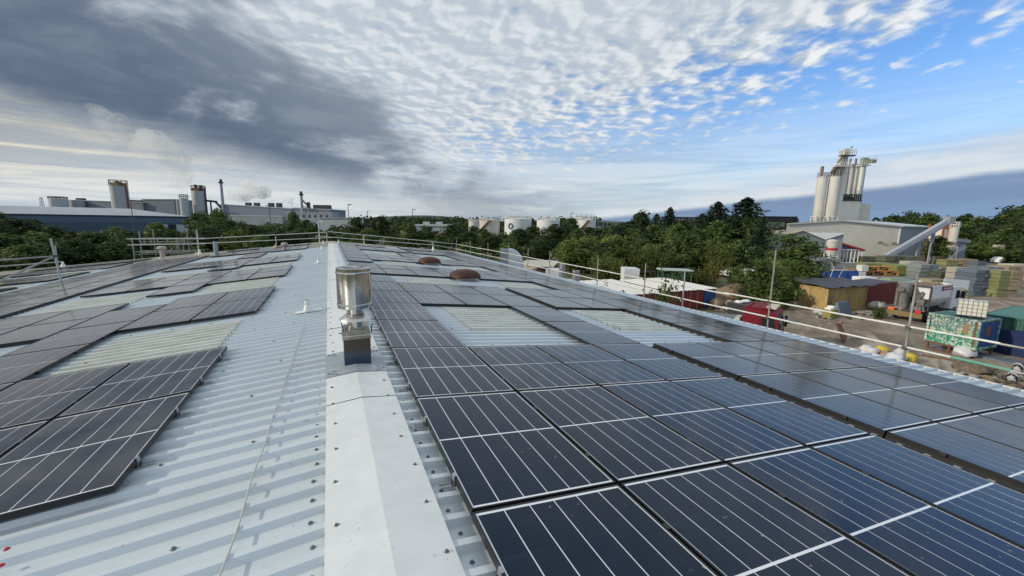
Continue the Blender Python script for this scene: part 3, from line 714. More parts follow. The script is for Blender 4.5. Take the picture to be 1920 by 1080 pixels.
for x in (-13.3, -12.9, -12.5, -11.9, -11.3, -10.8): b.box(x+12-.03, x+12+.03, -0.03, 0.03, -0.2-GZ, 0.2-GZ)
b.build('gate_bars', M['scaff'], tw)
# ------------------------------------------------------------------ trees
def leaf_mat(name, c, c2, rand=0.25, tr=0.34):
    m_ = bpy.data.materials.new(name); m_.use_nodes = True; t = m_.node_tree; g = NT(t); b = t.nodes['Principled BSDF']
    oi = g.n('ShaderNodeObjectInfo'); geo = g.n('ShaderNodeNewGeometry')
    n1 = g.noise(g.n('ShaderNodeTexCoord').outputs['Object'], 0.55, 4, 0.6); n2 = g.noise(geo.outputs['Position'], 3.5, 2, 0.5)
    cc = g.mix(g.ss(n1, 0.36, 0.64), c, c2); k = g.mul(g.ss(oi.outputs['Random'], 0, 1, 1 - rand, 1 + rand), g.ss(n2, 0.25, 0.75, 0.62, 1.38))
    mm = g.n('ShaderNodeVectorMath', operation='SCALE'); g.put(mm.inputs[0], cc); g.put(mm.inputs['Scale'], k)
    g.put(b.inputs['Base Color'], mm.outputs[0]); b.inputs['Roughness'].default_value = 0.62; b.inputs['Specular IOR Level'].default_value = 0.25
    tb = g.n('ShaderNodeBsdfTranslucent'); g.put(tb.inputs[0], mm.outputs[0]); ms_ = g.n('ShaderNodeMixShader'); ms_.inputs[0].default_value = tr
    t.links.new(b.outputs[0], ms_.inputs[1]); t.links.new(tb.outputs[0], ms_.inputs[2]); t.links.new(ms_.outputs[0], t.nodes['Material Output'].inputs[0])
    return m_
L_dark = leaf_mat('leaf_dark', (0.026,0.047,0.015), (0.060,0.092,0.029))
L_mid = leaf_mat('leaf_mid', (0.052,0.090,0.022), (0.112,0.152,0.042))
L_light = leaf_mat('leaf_light', (0.100,0.140,0.028), (0.185,0.210,0.052))
L_yel = leaf_mat('leaf_yellow', (0.14,0.15,0.03), (0.22,0.21,0.05), 0.1)
L_pine = leaf_mat('needle', (0.014,0.030,0.016), (0.032,0.056,0.026), 0.2, 0.1)
bark = mat('bark', (0.075,0.055,0.040), 0.9, var=0.3, vs=2)
def leafquads(mb, c, n, rad, size, rn, up=0.3, fl=0.7):
    c = Vector(c)
    for _ in range(n):
        while True:
            p = Vector((rn.uniform(-1,1), rn.uniform(-1,1), rn.uniform(-1,1)))
            if p.length <= 1: break
        p = p * (p.length ** -0.35 if p.length > 0.01 else 1)
        q = c + Vector((p.x*rad[0], p.y*rad[1], p.z*rad[2]))
        nrm = (p.normalized() + Vector((rn.uniform(-1,1), rn.uniform(-1,1), rn.uniform(-.3,1) + up))).normalized()
        a = nrm.orthogonal().normalized(); a.rotate(Matrix.Rotation(rn.uniform(0, 6.28), 3, nrm)); b_ = nrm.cross(a)
        s = size * rn.uniform(0.6, 1.35)
        mb._add([q - a*s, q - b_*s*0.55 + nrm*s*.1, q + a*s*0.9, q + b_*s*fl], [(0,1,2,3)])
def trunk_mb(h, r, rn, crown0, spread, nl=7):
    t = MB(); t.tube((0,0,-0.2), (rn.uniform(-.1,.1), rn.uniform(-.1,.1), h*0.5), r, r*0.7, 8); t.tube((0,0,h*0.5), (rn.uniform(-.3,.3), rn.uniform(-.3,.3), h*0.88), r*0.7, r*0.2, 7)
    for i in range(nl):
        a = 6.28*i/nl + rn.uniform(-.3,.3); z = crown0 + (h*0.8-crown0)*i/nl
        t.tube((0,0,z), (math.cos(a)*spread*rn.uniform(.5,.8), math.sin(a)*spread*rn.uniform(.5,.8), z + h*rn.uniform(.1,.2)), r*0.35, r*0.08, 5)
    return t
def broad(seed, h, rw, lobes, per, size, crown0=0.22):
    rn = random.Random(seed); mb = MB()
    for i in range(lobes):
        f = (i + 0.5) / lobes; z = h * (crown0 + (0.93 - crown0) * f); e = math.sin(math.pi * min(1, max(0.02, (f * 0.86 + 0.12)))) ** 0.6
        for k in range(3):
            a = rn.uniform(0, 6.28); rr = rw * e * rn.uniform(0.25, 0.82)
            lr = rw * rn.uniform(0.22, 0.40)
            leafquads(mb, (math.cos(a)*rr, math.sin(a)*rr, z + rn.uniform(-.06,.06)*h), per, (lr, lr, lr*0.75), size, rn)
    mb.blob((0,0,h*(crown0+0.36)), rw*0.52, rw*0.52, h*0.30, rn, 8, 6, 0.25)
    return mb, trunk_mb(h, 0.03*h, rn, h*crown0, rw)
def pine(seed, h, rw, size):
    rn = random.Random(seed); mb = MB(); nl = 13
    for i in range(nl):
        f = i / (nl - 1); z = h*(0.16 + 0.80*f); r = rw * (1 - f) ** 0.62 * rn.uniform(.82, 1.15) + 0.22
        nb = max(3, int(9 - 5*f))
        for k in range(nb):
            a = 6.28*k/nb + i*0.7 + rn.uniform(-.3,.3); L = r*rn.uniform(.65, 1.12)
            for q in (0.45, 0.75, 1.0):
                leafquads(mb, (math.cos(a)*L*q, math.sin(a)*L*q, z + L*0.30*q + rn.uniform(-.2,.2)), 20, (0.46+0.15*r, 0.46+0.15*r, 0.46), size, rn, 0.9, 0.35)
    leafquads(mb, (0,0,h*0.985), 30, (0.15,0.15,h*0.04), size, rn, 1.0, 0.35)
    mb.blob((0,0,h*0.45), rw*0.42, rw*0.42, h*0.30, rn, 8, 6, 0.25)
    return mb, trunk_mb(h, 0.022*h, rn, h*0.2, rw*0.5)
def loose(seed, h, rw, n, size, per=8):
    """upright sprays of small leaves on whippy stems"""
    rn = random.Random(seed); mb = MB(); tk = MB()
    for i in range(n):
        a = rn.uniform(0, 6.28); rr = rw*math.sqrt(rn.random())*0.85; hh = h*rn.uniform(.55, 1.0)*(1 - 0.35*(rr/rw)**2)
        lean = 0.18*rr
        base = Vector((math.cos(a)*rr*0.25, math.sin(a)*rr*0.25, 0)); top = Vector((math.cos(a)*(rr+lean), math.sin(a)*(rr+lean), hh))
        tk.tube(base, top, 0.012*h*0.5, 0.006, 5)
        for k in range(7):
            t = 0.18 + 0.82*k/6; p = base.lerp(top, t); w_ = rw*0.24*(1.05-0.6*t)
            leafquads(mb, p, per, (w_, w_, h*0.075), size, rn, 0.6)
    return mb, tk
PROTO = {}
def proto(key, pair, lm, h, rw):
    mb, tk = pair
    PROTO[key] = (mb.mesh('crown', lm), tk.mesh('trunk', bark), h, rw)
proto('oak', broad(1, 10, 4.4, 15, 62, 0.30), L_dark, 10, 4.4)
proto('oak2', broad(2, 10, 4.0, 14, 62, 0.30), L_mid, 10, 4.0)
proto('ash', broad(3, 12, 3.6, 16, 58, 0.30, 0.15), L_dark, 12, 3.6)
proto('bushy', broad(4, 6, 3.4, 11, 60, 0.24, 0.06), L_mid, 6, 3.4)
proto('bushy_light', broad(5, 6, 3.4, 11, 60, 0.22, 0.05), L_light, 6, 3.4)
proto('willow', loose(6, 7, 3.4, 40, 0.17, 14), L_light, 7, 3.4)
proto('sapling', loose(7, 4, 1.7, 16, 0.11, 7), L_yel, 4, 1.7)
proto('shrub', loose(8, 3, 1.8, 20, 0.12, 8), L_mid, 3, 1.8)
proto('pine', pine(9, 11, 3.3, 0.26), L_pine, 11, 3.3)
proto('pine2', pine(10, 12, 2.9, 0.26), L_pine, 12, 2.9)
proto('birch', broad(11, 9, 3.0, 20, 74, 0.17, 0.05), L_mid, 9, 3.0)
rt = random.Random(5)
def tree(key, px, ytop, D, wpx, group, label, z0=GZ, name='tree', ht=None):
    """a tree whose top shows at (px, ytop) and whose crown is about wpx wide at depth D"""
    top = at(px, ytop, D); h = max(1.0, top.z - z0) if ht is None else ht
    me, tk, ph, pr = PROTO[key]
    o = thing(name, label, 'shrub' if key in ('shrub',) else 'tree', (top.x, top.y, z0), rt.uniform(0, 6.28), group)
    sxy = wpx * D / FPX / 2 / pr
    o.scale = (sxy, sxy * rt.uniform(.9, 1.1), h / ph)
    place('crown', me, o); place('trunk', tk, o)
    return o
TR = {}
def belt(group, fmt, items):
    """items: (key, px, ytop, D, wpx); labels count along the belt from the left"""
    items = sorted(items, key=lambda q: q[1])
    for i, (key, px, yt, D, wp) in enumerate(items):
        kind = {'oak':'dark broad tree','oak2':'green broad tree','ash':'tall dark tree','bushy':'green bushy tree','bushy_light':'pale green bushy tree','willow':'light feathery tree','pine':'dark pine tree','pine2':'slender dark pine','birch':'leafy birch tree','sapling':'yellow green sapling','shrub':'small shrub'}[key]
        tree(key, px, yt, D, wp, group, f"{kind} {fmt}, {nth(i + 1)} from the left")
bl = [('oak',-95,372,75,190),('ash',-40,392,72,130),('oak',15,408,62,130),('oak2',70,436,52,100),('oak',95,424,70,100),('ash',150,432,60,100),('oak2',175,436,55,100),
      ('bushy',205,426,78,80),('oak',235,432,62,100),('oak2',290,418,84,62),('oak',318,430,70,90),('bushy',345,445,62,80),('oak2',8,440,48,130),('oak',50,410,90,80),('ash',250,440,56,70),
      ('oak',128,448,50,110),('oak2',40,460,46,110),('oak',215,452,52,100)]
belt('trees between the left roof edge and the blue warehouse', 'beyond the left roof edge', bl)
bl = [('oak2',372,398,95,60),('bushy',395,402,88,70),('oak',425,412,84,80),('oak2',408,392,130,55),('bushy',455,416,82,70),('oak',478,424,78,60),('oak2',500,422,86,60),('bushy_light',440,430,70,70),('oak',525,430,80,60),
      ('oak2',548,398,120,38),('ash',572,410,110,45),('oak',560,428,84,60),('bushy',590,425,92,55),('oak',615,436,84,60),('oak2',640,432,96,50),('ash',668,405,130,40),('oak2',690,428,96,55),('oak',715,404,140,44),('bushy',655,440,80,60),('oak',385,425,70,90),('bushy',480,440,70,70)]
belt('trees behind the far gable below the factory', 'below the distant factory', bl)
bl = [('oak',752,418,100,58),('oak2',765,420,95,60),('oak',800,424,100,55),('oak2',828,440,84,52),('oak',850,420,102,60),('ash',880,432,90,55),('oak2',905,428,110,50),('oak',925,440,84,60),('bushy',950,436,92,60),('oak',975,428,105,60),('oak2',1000,424,110,55),
      ('oak',1018,440,80,70),('ash',1040,418,118,50),('oak',1068,408,122,58),('oak2',1085,430,100,50),('bushy',735,445,80,60),('oak',1010,450,70,70),('bushy',880,455,70,60),('oak2',955,455,72,70)]
belt('trees in front of the white storage tanks', 'before the white tanks', bl)
bl = [('oak2',1118,428,90,60),('willow',1085,440,72,95),('willow',1120,436,70,90),('bushy_light',1150,440,74,90),('willow',1165,446,64,90),('ash',1178,412,100,62),('oak',1205,395,104,62),('pine',1232,402,96,44),('pine2',1257,390,100,46),('oak',1230,420,84,80),('oak2',1190,430,80,80),('oak',1280,412,90,70),
      ('willow',1215,455,60,80),('bushy',1245,452,64,80),('oak',1305,432,78,80),('pine',1317,402,92,62),('oak',1412,408,78,96),('pine',1378,402,80,70),('pine',1347,380,88,84),('pine2',1402,372,84,108),('oak',1372,430,80,70),('pine',1425,432,72,50),('oak2',1330,450,68,70),('oak',1385,450,66,70),('willow',1130,468,56,70),('bushy',1290,462,62,70)]
rb = random.Random(21)
for px in range(1075, 1440, 23): bl.append((rb.choice(('bushy','bushy_light','oak2','willow','oak')), px, 452 + rb.uniform(-14, 14), rb.uniform(58, 68), 82))
for px in range(1110, 1420, 40): bl.append((rb.choice(('oak','oak2','ash')), px, 424 + rb.uniform(-8, 8), rb.uniform(78, 92), 80))
belt('trees right of the tank farm', 'right of the tanks', bl)
bl = [('oak',1680,402,150,60),('oak',1712,397,155,60),('oak2',1745,400,150,60),('oak',1775,412,140,50),('ash',1812,398,140,48),('oak2',1840,408,130,70),('oak',1872,410,120,80),('oak',1905,388,112,90),('oak2',1935,382,110,90),('bushy',1850,440,105,60),('oak2',1895,430,100,80),
      ('bushy',1830,456,96,55),('oak',1925,440,92,80),('bushy_light',1868,462,92,50),('oak',1960,400,95,100),('oak2',1800,425,130,50),('bushy',1905,466,88,60)]
belt('trees on the rise behind the conveyor', 'behind the conveyor', bl)
tree('oak2', 1760, 443, 84, 52, None, 'round dark tree at the foot of the grey conveyor')
tree('birch', 1488, 436, 44, 136, None, 'big leafy birch tree hiding the grey gabled sheds')
tree('birch', 1425, 484, 38, 95, None, 'lower leafy tree behind the red lorry cab')
tree('bushy', 1515, 500, 41, 80, None, 'dense green tree left of the yellow container')
tree('bushy', 1455, 525, 37, 90, None, 'low green tree over the puddled yard edge')
tree('sapling', 1337, 476, 50, 60, None, 'yellow green sapling tree behind the sand heap')
tree('willow', 1305, 500, 52, 90, None, 'brownish feathery thicket left of the yellow sapling')
tree('bushy', 1385, 496, 48, 45, None, 'small round tree between the parked white vans')
tree('willow', 1150, 478, 52, 90, None, 'light feathery tree left of the wrapped pallet')
tree('shrub', 1250, 498, 27, 78, None, 'thin leafy shrub growing in front of the red container', name='shrub')
tree('shrub', 1140, 528, 29, 95, None, 'white flecked shrub just beyond the right gutter', name='shrub')
tree('shrub', 1310, 585, 24, 45, None, 'small weedy shrub beside the red lorry', name='shrub')
tree('shrub', 1650, 572, 33.5, 40, None, 'dark weedy shrub behind the lorry tail', name='shrub')
# far woods that read as one mass
fw = MB(); rw_ = random.Random(3)
def wood(px0, px1, y0, y1, D0, D1, n, s0):
    for _ in range(n):
        t = rw_.random(); px = px0 + (px1 - px0)*t; D = rw_.uniform(D0, D1)
        f = (D - D0) / (D1 - D0); yt = y1 + (y0 - y1)*f + rw_.uniform(-2, 2)
        p = at(px, yt, D); s = s0*rw_.uniform(.6, 1.3)
        for q in range(3):
            c = p + Vector((rw_.uniform(-s,s), rw_.uniform(-s,s), -s*(0.8 + 1.2*q)))
            leafquads(fw, c, 9 if q else 14, (s, s, s*0.9), s*0.42, rw_, 0.3)
        fw.blob(p + Vector((0, 0, -s*2.2)), s*1.0, s*1.0, s*1.5, rw_, 6, 4, 0.3)
wood(635, 900, 405, 425, 190, 560, 330, 4.4)
wood(860, 1130, 407, 418, 240, 560, 190, 4.4)
wood(1120, 1320, 416, 432, 150, 330, 110, 3.6)
wood(1440, 1560, 422, 436, 150, 300, 60, 3.2)
wood(1655, 1980, 404, 445, 140, 320, 230, 4.0)
wood(-200, 60, 410, 440, 100, 260, 60, 4.0)
wood(350, 660, 416, 440, 110, 300, 120, 3.4)
o = fw.build('far_wood', L_dark); tag(o, 'dark woodland along the horizon behind tanks and sheds', 'woodland', None, 'stuff')
# ------------------------------------------------------------------ the yard
def azrot(px): # heading of the view ray through px
    d = ray(px, 540); return -math.atan2(d.x, d.y)
def corr(mb, p, q, h, z0=0.0, pitch=0.28, dep=0.036):
    """corrugated wall from p to q (plan points), outward side left of p->q"""
    p, q = Vector((*p, 0)), Vector((*q, 0)); L = (q - p).length; d = (q - p) / L; nrm = Vector((-d.y, d.x, 0)); n = max(2, int(L / pitch)); st_ = L / n
    pts = []
    for k in range(n): 
        b = k * st_; pts += [(b, 0), (b + st_*.36, 0), (b + st_*.5, -dep), (b + st_*.86, -dep)]
    pts.append((L, 0)); vs = []
    for z in (z0, h): vs += [p + d*a - nrm*(-b_) + Vector((0,0,z)) for a, b_ in pts]
    m_ = len(pts); mb._add(vs, [(i, i+1, m_+i+1, m_+i) for i in range(m_-1)])
def container(loc, rz, L, W_, H, label, mside, mroof, mend=None, rods=True, group=None, cat='container', lid=True):
    o = thing('shipping_container', label, cat, loc, rz, group)
    x, y = L/2, W_/2
    for p_, q_ in (((x-.08, -y), (-x+.08, -y)), ((-x+.08, y), (x-.08, y))): b = MB(); corr(b, p_, q_, H-.1, .12); b.build('side_wall', mside, o)
    b = MB(); corr(b, (-x, -y+.08), (-x, y-.08), H-.1, .12); b.build('end_wall', mend or mside, o)
    b = MB(); b.quad((x-.03,-y+.06,.14),(x-.03,y-.06,.14),(x-.03,y-.06,H-.1),(x-.03,-y+.06,H-.1)); b.build('back_panel', mend or mside, o)
    for s in (-1, 1):
        d = MB(); d.box(x-.028, x+.012, min(s*.02, s*(y-.08)), max(s*.02, s*(y-.08)), .16, H-.12); do = d.build('door', mend or mside, o)
        for t in (.3, .7) if rods else ():
            r_ = MB(); r_.tube((x+.03, s*(y-.08)*t, .14), (x+.03, s*(y-.08)*t, H-.1), .018, n=6); r_.build('lock_rod', M['galv'], do)
    b = MB()
    for sx in (-1, 1):
        for sy in (-1, 1): b.box(sx*x-.06, sx*x+.06, sy*y-.06, sy*y+.06, 0, H)
    b.box(-x, x, -y-.04, -y+.04, 0, .14); b.box(-x, x, y-.04, y+.04, 0, .14); b.box(-x, x, -y-.035, -y+.035, H-.1, H+.006); b.box(-x, x, y-.035, y+.035, H-.1, H+.006)
    for sx in (-1, 1): b.box(sx*x-.04, sx*x+.04, -y, y, 0, .13); b.box(sx*x-.04, sx*x+.04, -y, y, H-.1, H+.004)
    b.build('frame', mside, o)
    if lid:
        b = MB(); n = int(L/.25); vs = []
        for k in range(n+1):
            z = H - .02 + (.02 if k % 2 else 0); vs += [(-x + L*k/n, -y+.03, z), (-x + L*k/n, y-.03, z)]
        b._add(vs, [(2*k, 2*k+2, 2*k+3, 2*k+1) for k in range(n)]); b.build('roof', mroof, o)
    return o
def paint(name, c, rust=0.0, rough=0.55): return mat(name, c, rough, var=0.14, vs=1.2, c2=(0.16,0.075,0.04) if rust else None, lo=0.72-rust*.4, hi=0.9-rust*.3)
red_p = paint('red_container_paint', (0.20,0.020,0.020), .12); blue_p = paint('blue_paint', (0.02,0.065,0.22), .1); white_roof = mat('white_roof', (0.74,0.72,0.67), .6, var=.08, vs=.5, c2=(.60,.57,.50), lo=.5, hi=.8)
yel_p = mat('faded_yellow_paint', (0.42,0.31,0.13), .7, var=.2, vs=.8, c2=(.21,.13,.07), lo=.48, hi=.72, stretch=(1.5,1.5,.35)); dred_p = paint('dark_red_paint', (0.16,0.022,0.020), .2); green_p = paint('dark_green_paint', (0.025,0.10,0.072), .15)
# -- red and blue containers with white roofs
def onh(px, py, h): return onz(px, py, GZ + h)
rz_ = R(14)
def frame_pts(a, b):    # heading from plan point a to b
    return math.atan2(b.y - a.y, b.x - a.x)
def cabin(x0, x1, y0, y1, H, label, mred, blue=0.0, n=6):
    o = thing('site_cabin', label, 'cabin', (x0, y0, GZ), R(-1))
    W_, L = x1 - x0, y1 - y0
    b = MB(); b.box(0, W_, .03, L, 0, H - .05); b.build('wall', mred, o)
    for k in range(n):
        a = W_*(1-blue)*k/n
        b = MB(); b.box(a+.03, a+W_*(1-blue)/n-.03, -.03, .028, .08, H-.1); b.build('panel', mred, o)
        b = MB(); b.box(a-.03, a+.03, -.045, .02, 0, H-.06); b.build('upright', mat('tan_upright', (.36,.25,.16), .6), o)
    if blue: b = MB(); b.box(W_*(1-blue)+.05, W_, -.04, .028, .02, H-.06); b.build('end_panel', blue_p, o)['label'] = 'blue end panel'
    b = MB(); vs = []; m_ = 24
    for k in range(m_+1):
        z = H + (.035 if k % 2 else 0); x = -.15 + (W_+.3)*k/m_; vs += [(x, -.2, z), (x, L+.1, z + .12)]
    b._add(vs, [(2*k,2*k+2,2*k+3,2*k+1) for k in range(m_)]); q = b.build('roof', white_roof, o); md = q.modifiers.new('t','SOLIDIFY'); md.thickness = .05
    return o
cabin(26.1, 31.5, 26.0, 32.5, 1.75, 'red fronted cabin with a blue end panel and white roof beside the sand heap', red_p, .26, 5)
cabin(17.6, 25.6, 26.2, 33.5, 1.70, 'longer red fronted cabin with a white roof left of the blue ended one', red_p, 0, 8)
# striped uprights on the red side
o_ = None
# -- wrapped pallet and steel racks behind
def facing(name, label, cat, px, D, z0=GZ, group=None, py=510):
    p = at(px, py, D); return thing(name, label, cat, (p.x, p.y, z0), -YAW, group)
def wpx(n, D): return n*D/FPX
def zat(py, px, D): return at(px, py, D).z
D = 43; o = facing('wrapped_pallet', 'pallet load wrapped in white sheeting beyond the white roofs', 'pallet', 1181, D)
hw, zt = wpx(14, D), zat(502, 1181, D) - GZ
b = MB(); b.hexa([(-hw*.9,-.7,.1),(hw*.9,-.7,.1),(hw*.9,.7,.1),(-hw*.9,.7,.1)], [(-hw,-.75,zt),(hw*1.05,-.7,zt-.05),(hw*.95,.7,zt),(-hw,.75,zt+.05)]); b.build('sheeting', mat('white_sheet', (.66,.66,.66), .45, var=.1, vs=2, bump=.8, bs=3), o)
b = MB(); b.box(-hw,hw,-.8,.8,-0.02,.1); b.build('pallet_base', M['wood'], o)
o = facing('steel_rack', 'dark steel storage rack right of the wrapped pallet', 'rack', 1208, 45)
b = MB()
for x in (-1.1,-.5,.1,.7,1.2): b.box(x-.05,x+.05,-.05,.05,0,2.3)
b.box(-1.2,1.25,-.06,.06,2.25,2.33); b.box(-1.2,1.25,-.06,.06,1.1,1.17); b.build('frame', M['dark_steel'], o)
D = 47; o = facing('site_shelter', 'green steel framed shelter with a pale lid roof', 'shelter', 1265, D)
zt = zat(506, 1265, D) - GZ; gp_ = paint('green_frame', (.035,.14,.11))
b = MB()
for x in (-1.6,-.5,.6,1.6):
    for y in (-.8,.8): b.box(x-.06,x+.06,y-.06,y+.06,0,zt)
for z in (zt*.35, zt*.7): b.box(-1.6,1.6,-.83,-.77,z,z+.08); b.box(-1.6,1.6,.77,.83,z,z+.08)
b.build('frame', gp_, o)
b = MB(); b.hexa([(-1.8,-1,zt),(1.7,-1,zt-.05),(1.7,1,zt-.05),(-1.8,1,zt)], [(-1.75,-.95,zt+.14),(1.75,-.95,zt+.06),(1.75,.95,zt+.06),(-1.75,.95,zt+.14)]); b.build('roof', mat('pale_green_sheet', (.40,.47,.44), .5, var=.1), o)
# -- sand heap with boulders
sand_m = mat('sand', (.25,.18,.115), .95, var=.2, vs=1.5, c2=(.17,.11,.075), bump=.8, bs=5)
b = MB(); n = 26; rs = random.Random(4); vs = []; rings_ = ((1,0),(.82,.30),(.6,.62),(.36,.88),(.12,1.0))
hn = [rs.uniform(.8,1.2) for _ in range(n)]
for r, z in rings_:
    for i in range(n): t = 6.283*i/n; vs.append((math.cos(t)*4.3*r*hn[i], math.sin(t)*2.9*r*hn[i], z*1.5*(1+rs.uniform(-.13,.13)) - .02))
b._add(vs, [(k*n+i, k*n+(i+1)%n, (k+1)*n+(i+1)%n, (k+1)*n+i) for k in range(4) for i in range(n)], True); b._add(vs[-n:], [tuple(range(n))], True)
q = b.build('sand_heap', sand_m); q.location = (37.2, 27.6, GZ); q.rotation_euler = (0,0,-.6); tag(q, 'brown heap of sand and spoil between red container and lorry', 'heap')
rock_m = mat('sandstone', (.30,.23,.15), .9, var=.2, vs=2, bump=.6, bs=6)
for px, py, r, lab in ((1341,578,.62,'squarish tan boulder against the blue container end'), (1368,578,.55,'rounded tan boulder on the sand heap'), (1395,557,.5,'pale boulder at the top of the sand heap')):
    p = gnd(px, py); b = MB(); b.blob((0,0,0), r, r*.85, r*.75, rs, 8, 6, .16); q = b.build('boulder', rock_m); q.location = (p.x, p.y, GZ + r*.6); tag(q, lab, 'boulder', 'boulders by the sand heap')
# -- white van and car among the trees
def vehicle(px, D, rz, label, van=True):
    p = at(px, 500, D); o = thing('parked_van' if van else 'parked_car', label, 'van' if van else 'car', (p.x, p.y, GZ), rz)
    L, W_, H = (5.0, 1.9, 2.2) if van else (4.2, 1.75, 1.45)
    pr = [(-L/2,.35),(L/2,.35),(L/2,.95),(L*.36,1.1),(L*.2,H*.97),(-L*.48,H),(-L/2,H*.7)] if van else [(-L/2,.3),(L/2,.3),(L/2,.72),(L*.26,.9),(L*.08,H),(-L*.28,H),(-L*.45,.95),(-L/2,.85)]
    b = MB(); b.prism([(x,-W_/2,z) for x,z in pr], (0,W_,0)); b.build('body', M['white'], o)
    b = MB(); zz = H*.66
    b.box(-L*.1,L*.16,-W_/2-.01,-W_/2+.01,zz,H*.88); b.box(-L*.1,L*.16,W_/2-.01,W_/2+.01,zz,H*.88); b.build('window', M['glass'], o)
    for x in (-L*.3, L*.3):
        for s in (-1, 1): k = MB(); k.tube((x, s*W_/2-s*.1, .33), (x, s*W_/2+s*.02, .33), .33, n=14); k.build('wheel', M['rubber'], o)
vehicle(1360, 66, R(20), 'white van parked behind the yellow sapling', True)
vehicle(1398, 57, R(80), 'white car parked between the trees left of the birch', False)
vehicle(1372, 60, R(10), 'white car parked in front of the white van', False)
# -- red lorry cab, seen above the gutter
def wheel(o, x, y, z, r, wd, s):
    k = MB(); k.tube((x, y, z), (x, y+s*wd, z), r, n=18); q = k.build('wheel', M['rubber'], o)
    k = MB(); k.tube((x, y+s*wd*.8, z), (x, y+s*(wd+.012), z), r*.55, n=14); k.build('rim', M['galv'], q)
lorry = thing('red_lorry', 'red lorry cab with white lettering on its door, parked beyond the gutter', 'lorry', (22.62, 14.35, GZ), R(-64))
cab_m = mat('red_cab_paint', (.165,.010,.018), .6, var=.1, spec=.25)
b = MB(); b.prism([(x,0,z) for x,z in ((-1.85,.7),(.0,.7),(.05,1.25),(-.12,2.35),(-.35,2.55),(-1.85,2.62))], (0,2.2,0)); b.build('cab', cab_m, lorry)
b = MB(); b.quad((.055,.12,1.4),(.055,2.08,1.4),(-.10,2.08,2.28),(-.10,.12,2.28)); b.build('windscreen', M['glass'], lorry)
b = MB(); b.quad((-.85,-.008,1.42),(-.12,-.008,1.42),(-.25,-.008,2.15),(-.85,-.008,2.15)); b.build('side_window', M['glass'], lorry)
b = MB(); b.box(-.95,-.92,-.012,0,.8,2.3); b.build('door_seam', M['black'], lorry)
b = MB(); b.box(-1.5,-.5,.1,2.1,2.60,2.70); b.box(-1.75,-1.6,.2,2.0,2.62,2.68); b.build('roof_spoiler', cab_m, lorry)
b = MB(); b.box(-.75,-.25,.3,1.9,2.64,2.72); b.build('light_bar', mat('pale_lamp', (.60,.50,.36), .4), lorry)
b = MB(); b.box(.02,.14,-.32,-.12,1.35,2.0); b.box(.02,.14,2.3,2.5,1.35,2.0); b.box(-.02,.04,-.2,.05,1.95,1.99); b.box(-.02,.04,2.15,2.4,1.95,1.99); b.build('mirror', M['black'], lorry)
b = MB(); b.box(-.1,.16,0,2.2,.45,.72); b.build('bumper', M['dark_steel'], lorry)
b = MB(); b.box(-5.8,-.5,.6,1.6,.6,.85); b.build('chassis', M['dark_steel'], lorry)
b = MB(); b.box(-2.25,-1.98,.05,.9,.85,1.95); b.build('side_locker', mat('pale_board', (.5,.5,.46), .6, var=.1), lorry)
b = MB(); b.hexa([(-5.8,0,.9),(-2.4,0,.9),(-2.4,2.2,.9),(-5.8,2.2,.9)], [(-5.8,-.05,1.45),(-2.4,-.05,1.6),(-2.4,2.25,1.7),(-5.8,2.25,1.5)]); b.build('body', mat('grey_tarpaulin', (.13,.15,.17), .6, var=.2, bump=.5, bs=3), lorry)
b = MB()
for i in range(5): b.box(-.80+i*.075,-.80+i*.075+.05,-.010,-.004,1.17,1.26)
for i in range(9): b.box(-.80+i*.075,-.80+i*.075+.05,-.010,-.004,1.04,1.13)
b.build('lettering', M['white'], lorry)
for x in (-4.9,-3.8,-.9):
    for y, s_ in ((.25,-1),(1.95,1)): wheel(lorry, x, y, .48, .48, .26, s_)
D = 31; p = at(1394, 572, D); o = thing('steel_skip', 'dark steel skip with white rags lying on top behind the red cab', 'skip', (p.x, p.y, GZ), R(5)); o.scale = (.75,.75,.8)
b = MB(); b.hexa([(-1.1,-.8,.1),(1.1,-.8,.1),(1.1,.8,.1),(-1.1,.8,.1)], [(-1.4,-.9,2.0),(1.4,-.9,2.05),(1.4,.9,2.0),(-1.4,.9,2.0)]); b.build('body', M['dark_steel'], o)
b = MB(); b.blob((.2,0,2.1), .7,.5,.16, rs, 9, 5, .3); b.blob((-.5,.2,2.08), .4,.4,.14, rs, 8, 5, .3); b.build('rags', M['white'], o)
# -- yellow and dark red containers
pA, pB = Vector((38.9,20.75,GZ)), Vector((44.0,20.4,GZ)); hd = math.atan2(pB.y-pA.y, pB.x-pA.x)
L = (pB-pA).length; c = (pA+pB)/2 + Vector((-math.sin(hd), math.cos(hd), 0))*1.2
yc = container((c.x, c.y, GZ), hd, L, 2.4, 2.12, 'rusty faded yellow container under a dark sheeted lean-to', yel_p, yel_p)
tp = mat('dark_tarpaulin', (.045,.045,.06), .6, var=.3, vs=1.5, bump=.7, bs=3)
b = MB(); n1, n2 = 12, 6; rs = random.Random(9); vs = [(-L/2-.5+(L+1.6)*i/n1, -1.5+3.2*j/n2, 2.15+rs.uniform(0,.16)+.05*j) for j in range(n2+1) for i in range(n1+1)]
b._add(vs, [(j*(n1+1)+i, j*(n1+1)+i+1, (j+1)*(n1+1)+i+1, (j+1)*(n1+1)+i) for j in range(n2) for i in range(n1)]); q = b.build('tarpaulin', tp); q.location = (c.x, c.y, GZ); q.rotation_euler = (0,0,hd)
sf_ = q.modifiers.new('thickness', 'SOLIDIFY'); sf_.thickness = .03
tag(q, 'dark crumpled tarpaulin over the yellow container roof', 'tarpaulin')
container((47.3, 22.1, GZ), hd+R(3), 6.0, 2.4, 2.15, 'dark red container behind the grey lorry tail', dred_p, tp)
